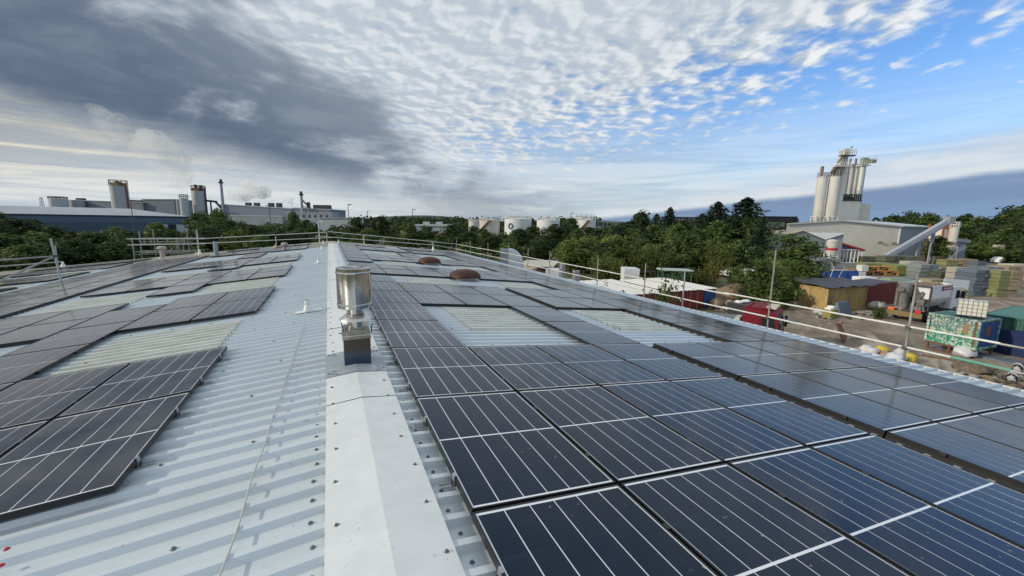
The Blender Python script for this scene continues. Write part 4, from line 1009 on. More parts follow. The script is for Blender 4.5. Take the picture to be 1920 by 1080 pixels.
# clutter beside the yellow container
p = gnd(1562, 592)
o = thing('waste_bin', 'small mustard yellow bin heaped with packaging beside the yellow container', 'bin', (p.x-1.1, p.y-.3, GZ), hd); o.scale = (.62,.7,.7)
b = MB(); b.hexa([(-.6,-.45,0),(.6,-.45,0),(.6,.45,0),(-.6,.45,0)], [(-.8,-.55,1.0),(.8,-.55,1.0),(.8,.55,1.0),(-.8,.55,1.0)]); b.build('body', mat('mustard', (.30,.25,.07), .6, var=.2), o)
b = MB(); b.box(-.6,.2,-.4,.3,1.0,1.2); b.box(.0,.75,-.3,.4,1.2,1.36); b.build('packaging', M['white'], o)
p = gnd(1556, 588); b = MB(); b.hexa([(-.7,-.05,0),(.7,-.05,0),(.7,.45,0),(-.7,.45,0)], [(-.75,.3,1.1),(.65,.3,1.15),(.65,.5,1.15),(-.75,.5,1.1)]); q = b.build('sheet_panel', mat('pale_blue_panel', (.12,.17,.21), .5, var=.1)); q.location = (p.x+.4,p.y-1.0,GZ); q.rotation_euler=(0,0,hd); tag(q, 'pale blue panel leaning against the mustard bin', 'panel')
for px, py, c_, lab in ((1535,588,(.5,.5,.48),'white rubbish sack by the birch roots'), (1545,593,(.35,.42,.48),'blue grey rubbish sack left of the bin'), (1530,578,(.2,.2,.2),'dark rubbish sack under the birch')):
    p = gnd(px, py); b = MB(); b.blob((0,0,.18), .5,.38,.24, rs, 9, 6, .22); q = b.build('rubbish_sack', mat('sack', c_, .5, var=.2, bump=.6, bs=4)); q.location=(p.x,p.y,GZ); tag(q, lab, 'sack', 'rubbish sacks by the yellow container')
p = gnd(1500, 590)
p = gnd(1645, 583); b = MB(); b.blob((0,0,.32), .85,.6,.40, rs, 10, 7, .28); q = b.build('bulk_bag', mat('bulk_bag_fabric', (.50,.49,.43), .8, var=.2, bump=.6, bs=3)); q.location=(p.x+.8,p.y+.4,GZ); tag(q, 'slumped white bulk bag behind the lorry tail', 'bulk bag')
# -- grey and white volumetric lorry
rA, rB = gnd(1692, 606), gnd(1793, 592); hv = math.atan2(rB.y-rA.y, rB.x-rA.x)
mx_ = thing('mixer_lorry', 'white tipper bodied lorry with a grey discharge chute at its tail', 'lorry', (41.1, 16.4, GZ), R(2)); mx_.scale = (1, .86, .93)
wht = mat('lorry_white', (.72,.74,.76), .4, var=.06); tail = mat('tail_grey', (.20,.195,.18), .7, var=.25, vs=2, c2=(.13,.12,.11))
Lm = 6.9
b = MB(); b.box(.2,Lm-.3,-.45,.45,.75,1.05); b.build('chassis', M['dark_steel'], mx_)
b = MB(); b.hexa([(1.6,-.6,1.2),(Lm-2.5,-.6,1.2),(Lm-2.5,.6,1.2),(1.6,.6,1.2)], [(1.2,-1.25,2.0),(Lm-2.3,-1.25,2.0),(Lm-2.3,1.25,2.0),(1.2,1.25,2.0)]); b.box(1.2,Lm-2.3,-1.25,-1.2,2.0,3.15); b.box(1.2,Lm-2.3,1.2,1.25,2.0,3.15); b.box(1.2,1.26,-1.2,1.2,2.0,2.95); b.box(Lm-2.36,Lm-2.3,-1.2,1.2,2.0,3.15); b.build('hopper', wht, mx_)
b = MB()
for y in (-1.2,0,1.2): b.box(1.0,1.12,y-.05,y+.05,1.0,3.1)
b.box(1.0,1.12,-1.2,1.2,3.0,3.1); b.box(1.0,1.12,-1.2,1.2,1.9,2.0); b.build('tail_frame', M['dark_steel'], mx_)
b = MB(); b.hexa([(1.3,-1.15,2.85),(Lm-2.4,-1.15,2.85),(Lm-2.4,1.15,2.85),(1.3,1.15,2.85)], [(1.6,-.9,3.0),(Lm-2.9,-.6,3.2),(Lm-2.9,.6,3.2),(1.6,.7,3.05)]); b.build('load', sand_m, mx_)
b = MB()
for x in (1.3, Lm*.42, Lm-2.4): b.prism([(x,-1.27,1.95),(x,-1.27,2.2),(x,-.66,1.15),(x,-.58,1.15)], (.12,0,0)); b.prism([(x,1.27,1.95),(x,1.27,2.2),(x,.66,1.15),(x,.58,1.15)], (.12,0,0))
b.build('rib', wht, mx_)
b = MB(); b.tube((.55,.35,.35),(.45,.35,2.6), .34, .31, 18); b.lathe([(.46,2.5),(.48,2.6),(.48,3.05),(.40,3.2),(.0001,3.22)], 18, (.45,.35,0)); b.tube((.45,.35,2.85),(-.15,.35,2.75), .20, .22, 14); b.build('chute', tail, mx_)
b = MB(); b.hexa([(.7,-1.1,.95),(1.0,-1.1,.95),(1.0,1.1,.95),(.7,1.1,.95)], [(.85,-.9,1.6),(1.0,-.9,1.6),(1.0,.9,1.6),(.85,.9,1.6)]); b.tube((.75,.95,1.2),(.75,.95,2.7),.16,n=10); b.bar((.5,-.9,.9),(1.0,-.3,2.6),.16,.16); b.bar((.5,-.1,.9),(1.0,-.7,2.6),.12,.12); b.box(.62,.95,-1.0,-.55,1.5,1.95); b.build('tail_machinery', tail, mx_)
b = MB(); b.box(.05,.2,-1.25,1.25,.45,.85); b.build('rear_bumper', mat('bumper_dirty_yellow', (.20,.15,.06), .7, var=.3), mx_)
orange = mat('orange_lens', (.75,.16,.02), .4); redl = mat('red_lens', (.55,.02,.02), .4)
for y in (-.95, .95): b = MB(); b.box(.0,.06,y-.22,y+.22,.86,1.12); b.build('tail_light', redl if y < 0 else orange, mx_)
b = MB(); b.prism([(Lm-1.9,-1.22,.9),(Lm-.1,-1.22,.9),(Lm-.05,-1.22,1.7),(Lm-.3,-1.22,2.75),(Lm-1.9,-1.22,2.85)], (0,2.44,0)); b.build('cab', wht, mx_)
b = MB(); b.quad((Lm-.03,-1.05,1.75),(Lm-.03,1.05,1.75),(Lm-.26,1.05,2.6),(Lm-.26,-1.05,2.6)); b.quad((Lm-1.2,-1.226,1.75),(Lm-.3,-1.226,1.75),(Lm-.5,-1.226,2.5),(Lm-1.2,-1.226,2.5)); b.build('window', M['glass'], mx_)
b = MB(); b.box(Lm-.3,Lm-.1,-1.5,-1.28,1.7,2.4); b.box(Lm-.3,Lm-.1,1.28,1.5,1.7,2.4); b.build('mirror', M['black'], mx_)
b = MB(); b.tube((Lm-2.1,-.9,1.2),(Lm-2.1,-.9,3.3), .09, n=10); b.build('exhaust_stack', M['galv'], mx_)
b = MB(); b.box(Lm-1.95,Lm,-1.25,1.25,.45,.9); b.build('skirt', mat('dark_blue_skirt', (.02,.03,.06), .5), mx_)
# emblem and strokes of lettering on the hopper side facing the roof
for y in (-1.256,):
    b = MB(); b.box(Lm*.40,Lm*.40+.42,y-.006,y,2.62,3.02); b.build('emblem', mat('emblem_blue', (.02,.045,.19), .4), mx_)
    b = MB()
    for i in range(9): b.box(Lm*.40+.52+i*.17,Lm*.40+.52+i*.17+.12,y-.006,y,2.83,3.0)
    for i in range(10): b.box(Lm*.40+.52+i*.17,Lm*.40+.52+i*.17+.12,y-.006,y,2.64,2.77)
    b.build('lettering', mat('red_letter', (.40,.05,.06), .4), mx_)
for x in (1.5,2.75,Lm-2.9,Lm-1.0):
    for s in (-1,1): wheel(mx_, x, s*.92, .52, .52, .30, s)
# -- tilted scrap plate and bags beside the gutter
p = onz(1583, 640, -4.6)
def slab(name, px, py, pts, m_, label, cat, z=0.0, rz=0.0, rx=0.0, th=.05, zz=None):
    p = gnd(px, py); b = MB(); b.prism([(x, y, 0) for x, y in pts], (0,0,th)); q = b.build(name, m_); q.location = (p.x, p.y, (GZ + z)); q.rotation_euler = (rx, 0, rz); return tag(q, label, cat)
slab('scrap_plate', 1582, 640, [(-.7,-.1),(.75,0),(.9,.9),(-.3,1.2)], M['rust'], 'rusty brown scrap plate leaning up beyond the gutter', 'scrap', .1, R(20), R(62), .09)
def sack(px, py, r, c_, label, name='sack', dz=0):
    p = gnd(px, py); b = MB(); b.blob((0,0,r*.45), r, r*.8, r*.55, rs, 10, 7, .2); q = b.build(name, mat('sack_film', c_, .45, var=.15, bump=.7, bs=5)); q.location=(p.x,p.y,GZ+dz); return tag(q, label, 'sack', 'sacks heaped below the eave')
sack(1624, 660, .42, (.62,.60,.60), 'white rubble sack at the left of the heap below the eave')
sack(1636, 663, .38, (.55,.54,.56), 'pale grey rubble sack beside the leftmost white one')
sack(1651, 662, .44, (.60,.45,.03), 'yellow plastic sack between pale sacks below the eave')
sack(1662, 672, .40, (.36,.22,.17), 'brown sack in front of the yellow one')
sack(1678, 680, .55, (.60,.60,.64), 'large crumpled white sack below the eave')
sack(1690, 668, .5, (.50,.50,.52), 'grey white sack behind the large crumpled one')
sack(1702, 678, .48, (.55,.42,.04), 'yellow sack just right of the scaffold post')
sack(1709, 690, .34, (.26,.2,.1), 'small brown sack at the right end of the heap')
# -- graffiti container on a stand, tank on top
hg = R(-94); Lg = 2.2; c = Vector((34.2, 10.85, GZ))
def graf():
    m_ = bpy.data.materials.new('graffiti_paint'); m_.use_nodes = True; t = m_.node_tree; g = NT(t); b = t.nodes['Principled BSDF']
    oc = g.n('ShaderNodeTexCoord').outputs['Object']; x, y, z = g.sep(oc)
    n1 = g.noise(oc, 2.4, 5, .6, 2.8); n2 = g.noise(oc, 1.8, 2, .5, 1.5); n3 = g.noise(oc, 3.6, 3, .5, 3.0)
    c_ = g.mix(g.ss(g.add(z, g.mul(n2, 1.4)), 1.3, 1.75), (.035,.25,.15), (.12,.21,.20))
    c_ = g.mix(g.ss(n1, .52, .54), c_, (.50,.57,.52)); c_ = g.mix(g.ss(n3, .58, .60), c_, (.07,.33,.27)); c_ = g.mix(g.ss(n2, .63, .65), c_, (.50,.50,.26))
    c_ = g.mix(g.ss(g.noise(oc, 7.0, 2, .5, 2.5), .62, .64), c_, (.02,.05,.06))
    g.put(b.inputs['Base Color'], c_); b.inputs['Roughness'].default_value = .5; return m_
gc = container((c.x, c.y, GZ+.5), hg, Lg, 2.05, 1.72, 'small green container covered in pale graffiti, raised on a rusty stand', graf(), green_p, blue_p, False)
b = MB(); b.box(Lg/2+.014,Lg/2+.02,-.25,.2,.75,1.3); b.build('rust_patch', M['rust'], gc)
b = MB(); b.box(-Lg/2,Lg/2,-1.02,-.92,-.1,-.003); b.box(-Lg/2,Lg/2,.92,1.02,-.1,-.003)
for x in (-Lg/2+.1, 0, Lg/2-.1):
    for y in (-.97,.97): b.box(x-.05,x+.05,y-.05,y+.05,-.5,-.05)
b.box(-Lg/2,Lg/2,-.99,-.95,-.48,-.42); b.build('stand', M['rust'], gc)
b = MB(); b.box(Lg*.20,Lg*.31,-1.04,-1.03,.85,1.45); b.build('plate', mat('tan_plate', (.28,.19,.09), .6), gc)
b = MB(); b.box(Lg*.42,Lg*.485,-1.04,-1.03,.1,1.62); b.build('rust_strip', M['rust'], gc)
# caged tank
ib = thing('caged_tank', 'white plastic tank in a wire cage on the graffiti container', 'tank', (34.0, 10.55, GZ+2.235), R(-70)); ib.scale = (.86,.86,.86)
tm = mat('tank_plastic', (.66,.65,.57), .45, var=.05)
b = MB(); b.box(-.66,.66,-.5,.5,.14,1.12); b.tube((0,0,1.1),(0,0,1.17), .14, n=14); b.build('tank', tm, ib)
b = MB()
for k in range(7):
    x = -.68 + k*1.36/6; b.tube((x,-.53,.12),(x,-.53,1.15),.014,n=5); b.tube((x,.53,.12),(x,.53,1.15),.014,n=5); b.tube((x,-.53,1.15),(x,.53,1.15),.011,n=5)
for k in range(5):
    z = .14 + k*.25
    b.tube((-.68,-.53,z),(.68,-.53,z),.014,n=5); b.tube((-.68,.53,z),(.68,.53,z),.014,n=5)
    for s in (-1,1): b.tube((s*.68,-.53,z),(s*.68,.53,z),.014,n=5)
for k in range(4):
    y = -.4 + k*.8/3
    for s in (-1,1): b.tube((s*.68,y,.12),(s*.68,y,1.15),.014,n=5)
b.build('cage', M['galv'], ib)
b = MB(); b.box(-.68,.68,-.54,.54,.09,.13)
for x in (-.6,0,.6): b.box(x-.08,x+.08,-.54,.54,0,.09)
b.build('pallet_base', M['dark_steel'], ib)
b = MB(); b.hexa([(-.9,-1.0,0),(.9,-1.0,0),(.9,1.0,0),(-.9,1.0,0)], [(-1.1,-1.1,1.5),(1.1,-1.1,1.5),(1.1,1.1,1.5),(-1.1,1.1,1.5)]); q = b.build('blue_skip', mat('navy_skip', (.012,.025,.10), .5, var=.2)); q.location = (37.0, 8.9, GZ); tag(q, 'dark blue skip between the graffiti container and the green one', 'skip')
# dark green container on the right
p = gnd(1905, 655); pg = onh(1838, 592, 2.5)
gd = container((39.4, 9.75, GZ), R(4), 6.06, 2.3, 2.2, 'dark green container right of the graffiti one', green_p, paint('green_roof_paint', (.05,.17,.13), .08))
slab('steel_slab', 1862, 672, [(-1.0,-.5),(1.0,-.6),(1.2,.5),(-.7,.6)], mat('blue_grey_slab', (.13,.16,.19), .5, var=.2), 'flat blue grey slab lying in front of the graffiti container', 'slab', .01, hg+R(10), 0, .08)
q = sack(1806, 668, .6, (.60,.60,.63), 'bright crumpled plastic sack under the graffiti container stand')
for px, py, r, lab in ((1908,698,.30,'upper black and white striped bag at the right edge'), (1897,716,.31,'lower black and white striped bag near loose boards')):
    p = gnd(px, py); b = MB(); b.blob((0,0,r*.8), r*.8, r*.7, r, rs, 10, 7, .12); q = b.build('striped_bag', None); m_ = bpy.data.materials.new('striped_film'); m_.use_nodes = True; g = NT(m_.node_tree)
    wv = g.ss(g.m('PINGPONG', g.add(g.mul(g.sep(g.n('ShaderNodeTexCoord').outputs['Object'])[0], 1.0), g.mul(g.sep(g.n('ShaderNodeTexCoord').outputs['Object'])[2], .5)), .11), .05, .06); g.put(m_.node_tree.nodes['Principled BSDF'].inputs[0], g.mix(wv, (.015,.015,.02), (.45,.45,.47))); m_.node_tree.nodes['Principled BSDF'].inputs['Roughness'].default_value = .35
    q.data.materials.clear(); q.data.materials.append(m_); q.location = (p.x,p.y,GZ); tag(q, lab, 'bag', 'striped bags among the loose boards')
for i, (px, py, a, lab) in enumerate(((1868,712,30,'long pale board lying among debris below the striped bags'), (1850,706,-10,'short weathered board beside the long pale one'), (1900,730,12,'broad tan board at the right frame edge'), (1835,700,55,'dark weathered board left of the debris'))):
    p = gnd(px, py); b = MB(); b.box(-1.0 if i != 1 else -.5, 1.0 if i != 1 else .5, -.07*(3 if i == 2 else 1), .07*(3 if i == 2 else 1), .02, .07); q = b.build('board', M['wood'] if i in (0,2) else M['grey_wood']); q.location=(p.x,p.y,GZ); q.rotation_euler=(0,R(3),hg+R(a)); tag(q, lab, 'board', 'loose boards at the right')
for i, (px, py, r, lab) in enumerate(((1812,693,.45,'grey brown rubble lump left of the boards'),(1826,699,.55,'dark rubble lump beside the grey brown one'),(1800,690,.3,'small rubble lump nearest the sacks'))):
    p = gnd(px, py); b = MB(); b.blob((0,0,r*.35), r*1.3, r, r*.5, rs, 9, 6, .3); q = b.build('rubble', mat('rubble', (.15,.12,.09), .95, var=.4, bump=1, bs=6)); q.location=(p.x,p.y,GZ); tag(q, lab, 'rubble', 'rubble lumps by the eave')
# -- white board with stone pallets, block stacks
D = 44; o = facing('white_board', 'big white board standing behind sandy sacks on a pallet', 'board', 1797, D)
hw = wpx(24, D)
b = MB(); b.hexa([(-hw,-.03,.15),(hw,-.03,.0),(hw,.05,.0),(-hw,.05,.15)], [(-hw,-.03,zat(522,1775,D)-GZ),(hw,-.03,zat(526,1820,D)-GZ),(hw,.05,zat(526,1820,D)-GZ),(-hw,.05,zat(522,1775,D)-GZ)]); b.build('sheet', mat('board_white', (.60,.64,.66), .5, var=.05), o)
b = MB(); b.box(-hw,-hw+.1,.05,.9,0,.1); b.box(hw-.1,hw,.05,.9,0,.1); b.bar((-hw+.05,.85,.05),(-hw+.05,.08,1.5),.07,.07); b.bar((hw-.05,.85,.05),(hw-.05,.08,1.5),.07,.07); b.build('stay', M['grey_wood'], o)
stone_m = mat('tan_block', (.30,.245,.16), .9, var=.18, vs=1.5, bump=.5, bs=6, rand=.15); slate_m = mat('slate_block', (.105,.135,.175), .85, var=.15, vs=1.5, rand=.15); grey_b = mat('grey_block', (.20,.225,.225), .9, var=.15, vs=1.5, rand=.12); moss_m = mat('mossy_block', (.21,.22,.10), .9, var=.2, vs=1.5, rand=.15); pale_m = mat('pale_block', (.40,.385,.32), .9, var=.12, rand=.12); dkb = mat('dark_block', (.10,.105,.075), .9, var=.25, vs=1.0, rand=.2)
BOX = {}
def layer_me(m_):
    if m_.name not in BOX:
        b = MB(); e = .03; b.box(-.5,.5,-.5,.5,0,1-.06); BOX[m_.name] = b.mesh('layer', m_)
    return BOX[m_.name]
def blockstack(px, pyb, D, wp, ptop, layers, m_, label, cols_=2, dep=1.2, group='stacks of blocks in the far yard', rz=None, m2=None):
    p = at(px, pyb, D); H = zat(ptop, px, D) - GZ; Wd = wpx(wp, D)
    o = thing('block_stack', label, 'block stack', (p.x, p.y, GZ), -YAW if rz is None else rz, group)
    for k in range(layers):
        for i in range(cols_):
            q = place('layer', layer_me(m2 if m2 and i == 0 else m_), o, (-Wd/2 + Wd*(i+.5)/cols_ + rs.uniform(-.04,.04), rs.uniform(-.08,.08), H*k/layers), (0,0,rs.uniform(-.02,.02)))
            q.scale = (Wd/cols_*.97, dep*rs.uniform(.95,1.05), H/layers)
    return o
blockstack(1818, 556, 47, 32, 503, 7, slate_m, 'tall slate blue block stack right of the white board', 2, 2.2)
blockstack(1843, 545, 52, 26, 499, 6, slate_m, 'slate blue block stack behind the tall blue one', 2, 2.0)
blockstack(1866, 553, 46, 38, 505, 7, stone_m, 'tall tan block stack with mossy green left face', 2, 2.2, m2=moss_m)
blockstack(1884, 530, 56, 30, 497, 4, stone_m, 'tan block stack behind the mossy one', 2, 2.0)
blockstack(1904, 512, 62, 42, 494, 2, pale_m, 'pale tan slab stack at the right frame edge', 2, 2.2)
blockstack(1800, 502, 82, 38, 485, 3, stone_m, 'wide tan block stack below the cement silo', 3, 2.4)
blockstack(1773, 504, 80, 20, 486, 3, moss_m, 'mossy block stack left of the wide tan one', 2, 2.0)
blockstack(1752, 500, 84, 24, 479, 4, dkb, 'dark brown block stack under the round tree', 2, 2.0)
blockstack(1829, 502, 80, 18, 489, 2, slate_m, 'small blue grey stack right of the wide tan one', 1, 2.0)
blockstack(1724, 524, 60, 34, 494, 4, grey_b, 'grey block stack topped white, left of the rubble', 2, 2.4)
blockstack(1708, 512, 68, 30, 489, 3, pale_m, 'pale topped block stack behind the grey one', 2, 2.0)
blockstack(1683, 504, 80, 70, 479, 2, dkb, 'long dark stack below the conveyor foot', 4, 2.4)
blockstack(1628, 500, 82, 40, 480, 2, dkb, 'dark stack before the red roofed kiosk', 3, 2.0)
blockstack(1545, 502, 74, 44, 484, 4, grey_b, 'stack of grey slabs left of the banded silo', 2, 2.4)
blockstack(1688, 514, 62, 46, 496, 3, mat('lime_sheet', (.19,.22,.065), .8, var=.2, rand=.1), 'lime green sheeted stack right of the orange crates', 2, 2.6)
blockstack(1640, 503, 72, 60, 492, 2, moss_m, 'low mossy stack behind the orange crates', 4, 2.4)
blockstack(1768, 520, 58, 36, 508, 2, dkb, 'low heap of dark blocks left of the white topped rubble', 3, 2.0)
blockstack(1795, 520, 55, 22, 500, 3, pale_m, 'pale broken block stack left of the slate blue stack', 2, 1.6)
blockstack(1748, 532, 50, 34, 522, 2, stone_m, 'low tan stack just behind the mixer lorry', 3, 1.6)
# pierced concrete block
p = at(1751, 528, 49); o = thing('pierced_block', 'pale pierced concrete block lying before the tan stack', 'concrete block', (p.x, p.y, GZ), -YAW-.2)
b = MB()
for i in range(7): b.box(-1.05+i*.33,-1.05+i*.33+.12,-.3,.3,.0,.75)
for z in (0,.25,.5,.7): b.box(-1.05,1.05,-.29,.29,z,z+.09)
b.build('lattice', pale_m, o)
# sacks on a pallet before the board
for i, (px, py, z) in enumerate(((1795,558,0),(1806,558,0),(1800,558,.62))):
    p = at(px, py, 42.3); b = MB(); b.blob((0,0,.36), .62 if i < 2 else .55,.5,.36, rs, 10, 6, .1); q = b.build('sand_sack', mat('sandy_sack', (.27,.23,.13), .85, var=.2, bump=.5, bs=4)); q.location=(p.x,p.y,GZ+z); tag(q, ('left lower sandy sack against the white board','right lower sandy sack against the white board','upper sandy sack resting on the two before the board')[i], 'sack', 'sandy sacks before the white board')
# blue containers
p = at(1563, 520, 55); container((p.x, p.y, GZ), -YAW, wpx(60,55), 2.4, zat(507,1563,54)-GZ, 'blue container with leaning poles, right of the birch', paint('bright_blue', (.02,.09,.32), .05), M['grey_wood'])
p = at(1683, 525, 52); container((p.x, p.y, GZ), -YAW, wpx(82,52), 2.4, zat(522,1683,51)-GZ, 'long blue container in front of the orange crates', paint('bright_blue2', (.015,.075,.30), .05), M['grey_wood'])
p = at(1622, 525, 50); b = MB(); b.box(-wpx(15,50),wpx(14,50),-.8,.8,0,zat(519,1622,50)-GZ); q = b.build('white_crate', M['white']); q.location=(p.x,p.y,GZ); q.rotation_euler=(0,0,-YAW+.1); tag(q, 'plain white crate at the left end of the long blue container', 'crate')
p = at(1560, 530, 47); b = MB(); b.box(-wpx(27,47),wpx(27,47),-1.0,1.0,0,zat(523,1560,47)-GZ); q = b.build('white_box', M['white']); q.location=(p.x,p.y,GZ); q.rotation_euler=(0,0,-YAW); tag(q, 'low white topped box behind the yellow container', 'box')
for i,(x0,x1,lab) in enumerate(((1556,1564,'shorter pole leaning on the blue container'),(1571,1584,'longer pole leaning on the blue container'))):
    a_, b2 = at(x0, 523, 53), at(x1, 500, 53); k = MB(); k.tube((0,0,0), b2-a_, .05, n=6); q = k.build('pole', M['galv']); q.location = a_; tag(q, lab, 'pole', 'poles on the blue container')
# orange timber crates
cr = MB(); 
def crate_mesh():
    fr = MB()
    for sx in (-.5,.5):
        for sy in (-.5,.5): fr.box(sx-.06,sx+.06,sy-.06,sy+.06,0,1)
    for z in (.06,.94):
        for s in (-.5,.5): fr.box(-.5,.5,s-.05,s+.05,z-.06,z+.06); fr.box(s-.05,s+.05,-.5,.5,z-.06,z+.06)
    for s in (-.5,.5): fr.bar((-.45,s,.1),(.45,s,.9),.09,.09); fr.bar((s,-.45,.1),(s,.45,.9),.09,.09)
    return fr
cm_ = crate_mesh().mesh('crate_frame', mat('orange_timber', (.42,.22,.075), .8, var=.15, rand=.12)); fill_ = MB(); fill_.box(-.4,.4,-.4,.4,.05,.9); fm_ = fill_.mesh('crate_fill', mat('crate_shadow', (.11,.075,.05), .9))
for i, (px, pt, pb, lab) in enumerate(((1628,503,511,'upper left orange timber crate'),(1650,503,511,'upper right orange timber crate'),(1618,511,520,'lower orange timber crate beside the upper white box'),(1640,511,520,'lower middle orange timber crate'),(1664,511,520,'lower right orange timber crate'),(1597,508,514,'upper crate of the pair left of the white bags'),(1597,514,521,'lower crate of the pair left of the white bags'))):
    D = 60; wp = 22 if i < 5 else 10
    pt -= 4; pb -= 4; p = at(px, pb, D); o = thing('timber_crate', lab + ', behind the long blue container', 'crate', (p.x, p.y, p.z), -YAW, 'orange timber crates')
    hh = at(px, pt, D).z - p.z
    for nm, me in (('frame', cm_), ('filling', fm_)): q = place(nm, me, o); q.scale = (wpx(wp, D), 1.3, hh)
p = at(1640, 517, 60.5); b = MB(); b.box(-2.6,3.2,-.8,.8,0,p.z-GZ); q = b.build('timber_stack', M['grey_wood']); q.location=(p.x,p.y,GZ); q.rotation_euler=(0,0,-YAW); tag(q, 'weathered timber stack carrying the orange crates', 'timber stack')
for px, pt, pb, wp, lab in ((1616,497,508,12,'upper white box beside the orange crates'),(1609,509,524,15,'lower white wrapped box left of the orange crates')):
    D = 59; p = at(px, pb, D); b = MB(); b.box(-wpx(wp,D)/2,wpx(wp,D)/2,-.5,.5,0,at(px,pt,D).z-p.z); q = b.build('wrapped_box', mat('wrap_white', (.62,.64,.62), .5, var=.1)); q.location=p; q.rotation_euler=(0,0,-YAW); tag(q, lab, 'box', 'white boxes by the crates')
p = at(1609, 526, 59.2); b = MB(); b.box(-.7,.7,-.6,.6,0,max(.1,p.z-GZ)); q = b.build('pallet', M['grey_wood']); q.location=(p.x,p.y,GZ); q.rotation_euler=(0,0,-YAW); tag(q, 'pallets under the white wrapped boxes', 'pallet')
# green sheet over rack behind the mixer
p = at(1690, 537, 44); b = MB(); b.hexa([(-2.4,-.8,1.55),(2.4,-.8,1.45),(2.4,.9,1.5),(-2.4,.9,1.6)], [(-1.6,-.5,2.05),(2.3,-.6,1.75),(2.3,.7,1.8),(-1.6,.6,2.05)]); b.box(-2.2,2.2,-.6,.7,0,1.5); q = b.build('covered_stack', mat('sage_sheet', (.22,.28,.19), .7, var=.12, bump=.4, bs=2)); q.location=(p.x,p.y,GZ); q.rotation_euler=(0,0,-YAW); tag(q, 'stack under a sage green sheet behind the mixer lorry', 'covered stack')
# -- things just past the right eave
p = at(1012, 500, 50); o = thing('timber_shed', 'open shed with a pale corrugated roof beyond the right eave', 'shed', (p.x, p.y, GZ), -YAW - .25)
zt = zat(493, 1012, 50) - GZ; b = MB(); n = 24; vs = []
for k in range(n+1): vs += [(-2.6+4.6*k/n, -2.2, zt-.25+(.05 if k % 2 else 0)), (-2.2+4.2*k/n, 2.4, zt+.1+(.05 if k % 2 else 0))]
b._add(vs, [(2*k,2*k+2,2*k+3,2*k+1) for k in range(n)]); b.build('roof', mat('pale_corrugated', (.52,.49,.40), .7, var=.12), o)
b = MB()
for x in (-2.3,1.7):
    for y in (-2.0,2.1): b.box(x-.07,x+.07,y-.07,y+.07,0,zt-.05)
b.build('post', M['grey_wood'], o); b = MB(); b.box(-2.3,1.7,2.0,2.1,0,zt-.2); b.build('back_wall', mat('dark_boards', (.07,.045,.035), .9), o)
p = at(988, 510, 45); o = thing('timber_stack', 'stack of pale sawn timber left of the open shed', 'timber stack', (p.x, p.y, GZ), -YAW-.3)
zt = zat(501, 988, 45) - GZ
b = MB(); b.box(-.5,.5,-.5,.5,0,1); tmx = b.mesh('plank_layer', mat('sawn_timber', (.40,.33,.21), .85, var=.12, rand=.15))
for k in range(8): q = place('plank_layer', tmx, o, (rs.uniform(-.05,.05),0,zt*k/8)); q.scale = (1.7,2.2,zt/8*.85)
p = at(1041, 515, 42); b = MB(); b.box(-.85,.85,-1,1,0,zat(504,1041,42)-GZ); q = b.build('white_cabin', mat('cabin_grey', (.50,.53,.56), .5, var=.06)); q.location=(p.x,p.y,GZ); q.rotation_euler=(0,0,-YAW-.25); tag(q, 'small pale grey cabin right of the open shed', 'cabin')
# curved duct
p = at(918, 490, 33); o = thing('curved_duct', 'big pale curved duct hood rising past the right eave', 'duct', (12.9, p.y, GZ), R(-90+62))
zt = zat(467, 918, 33) - GZ; b = MB(); r = 1.25; ring = [(.2,0,zt-r-1.6),(.2,0,zt)] + [(.2 + r*math.sin(a*math.pi/16), 0, zt - r*1.15 + r*1.15*math.cos(a*math.pi/16)) for a in range(1,9)] + [(.2+r,0,zt-r-1.6)]
b.prism(ring, (0,1.1,0)); b.build('hood', mat('pale_duct', (.46,.52,.58), .4, .2, var=.08), o)
b = MB(); b.box(-.45,.2,0,1.1,zt-r-1.7,zt-.05); b.build('grille', mat('duct_grey', (.20,.22,.25), .6), o)
b = MB(); b.box(-.3,r+.1,.1,1.0,0,zt-r-1.6); b.build('riser', M['galv'], o)
for px, pt, D, r, lab in ((1054,495,27,.20,'taller galvanised flue pipe beyond the right eave'),(1080,507,26,.24,'shorter galvanised flue pipe beyond the right eave')):
    p = at(px, 515, D); b = MB(); zt = zat(pt, px, D) - GZ; b.lathe([(r,0),(r,zt),(r*.8,zt),(r*.8,zt-.2)], 20); q = b.build('flue_pipe', mat('bright_galv', (.46,.49,.51), .35, .8, var=.12)); q.location=(p.x,p.y,GZ); tag(q, lab, 'flue', 'galvanised flues beyond the eave')
p = at(1066, 522, 28); b = MB(); b.hexa([(-.7,-.6,0),(.7,-.6,0),(.7,.6,0),(-.7,.6,0)], [(-.7,-.6,3.55),(.6,-.6,3.45),(.6,.6,3.45),(-.7,.6,3.6)]); q = b.build('plant_cabinet', M['white']); q.location=(p.x,p.y,GZ); q.rotation_euler=(0,0,-YAW); tag(q, 'white plant cabinet between the two galvanised flues', 'cabinet')
p = at(1340, 590, 25.5); o = thing('trestle', 'galvanised trestle frame below the red container', 'trestle', (p.x, p.y, GZ), R(5))
b = MB(); b.bar((-1.6,0,1.35),(1.2,.1,1.5),.09,.09); b.bar((-1.2,0,1.35),(-1.4,0,0),.07,.07); b.bar((.5,0,1.45),(.75,0,0),.07,.07); b.bar((.5,.6,1.45),(.3,.6,0),.07,.07); b.build('frame', M['galv'], o)

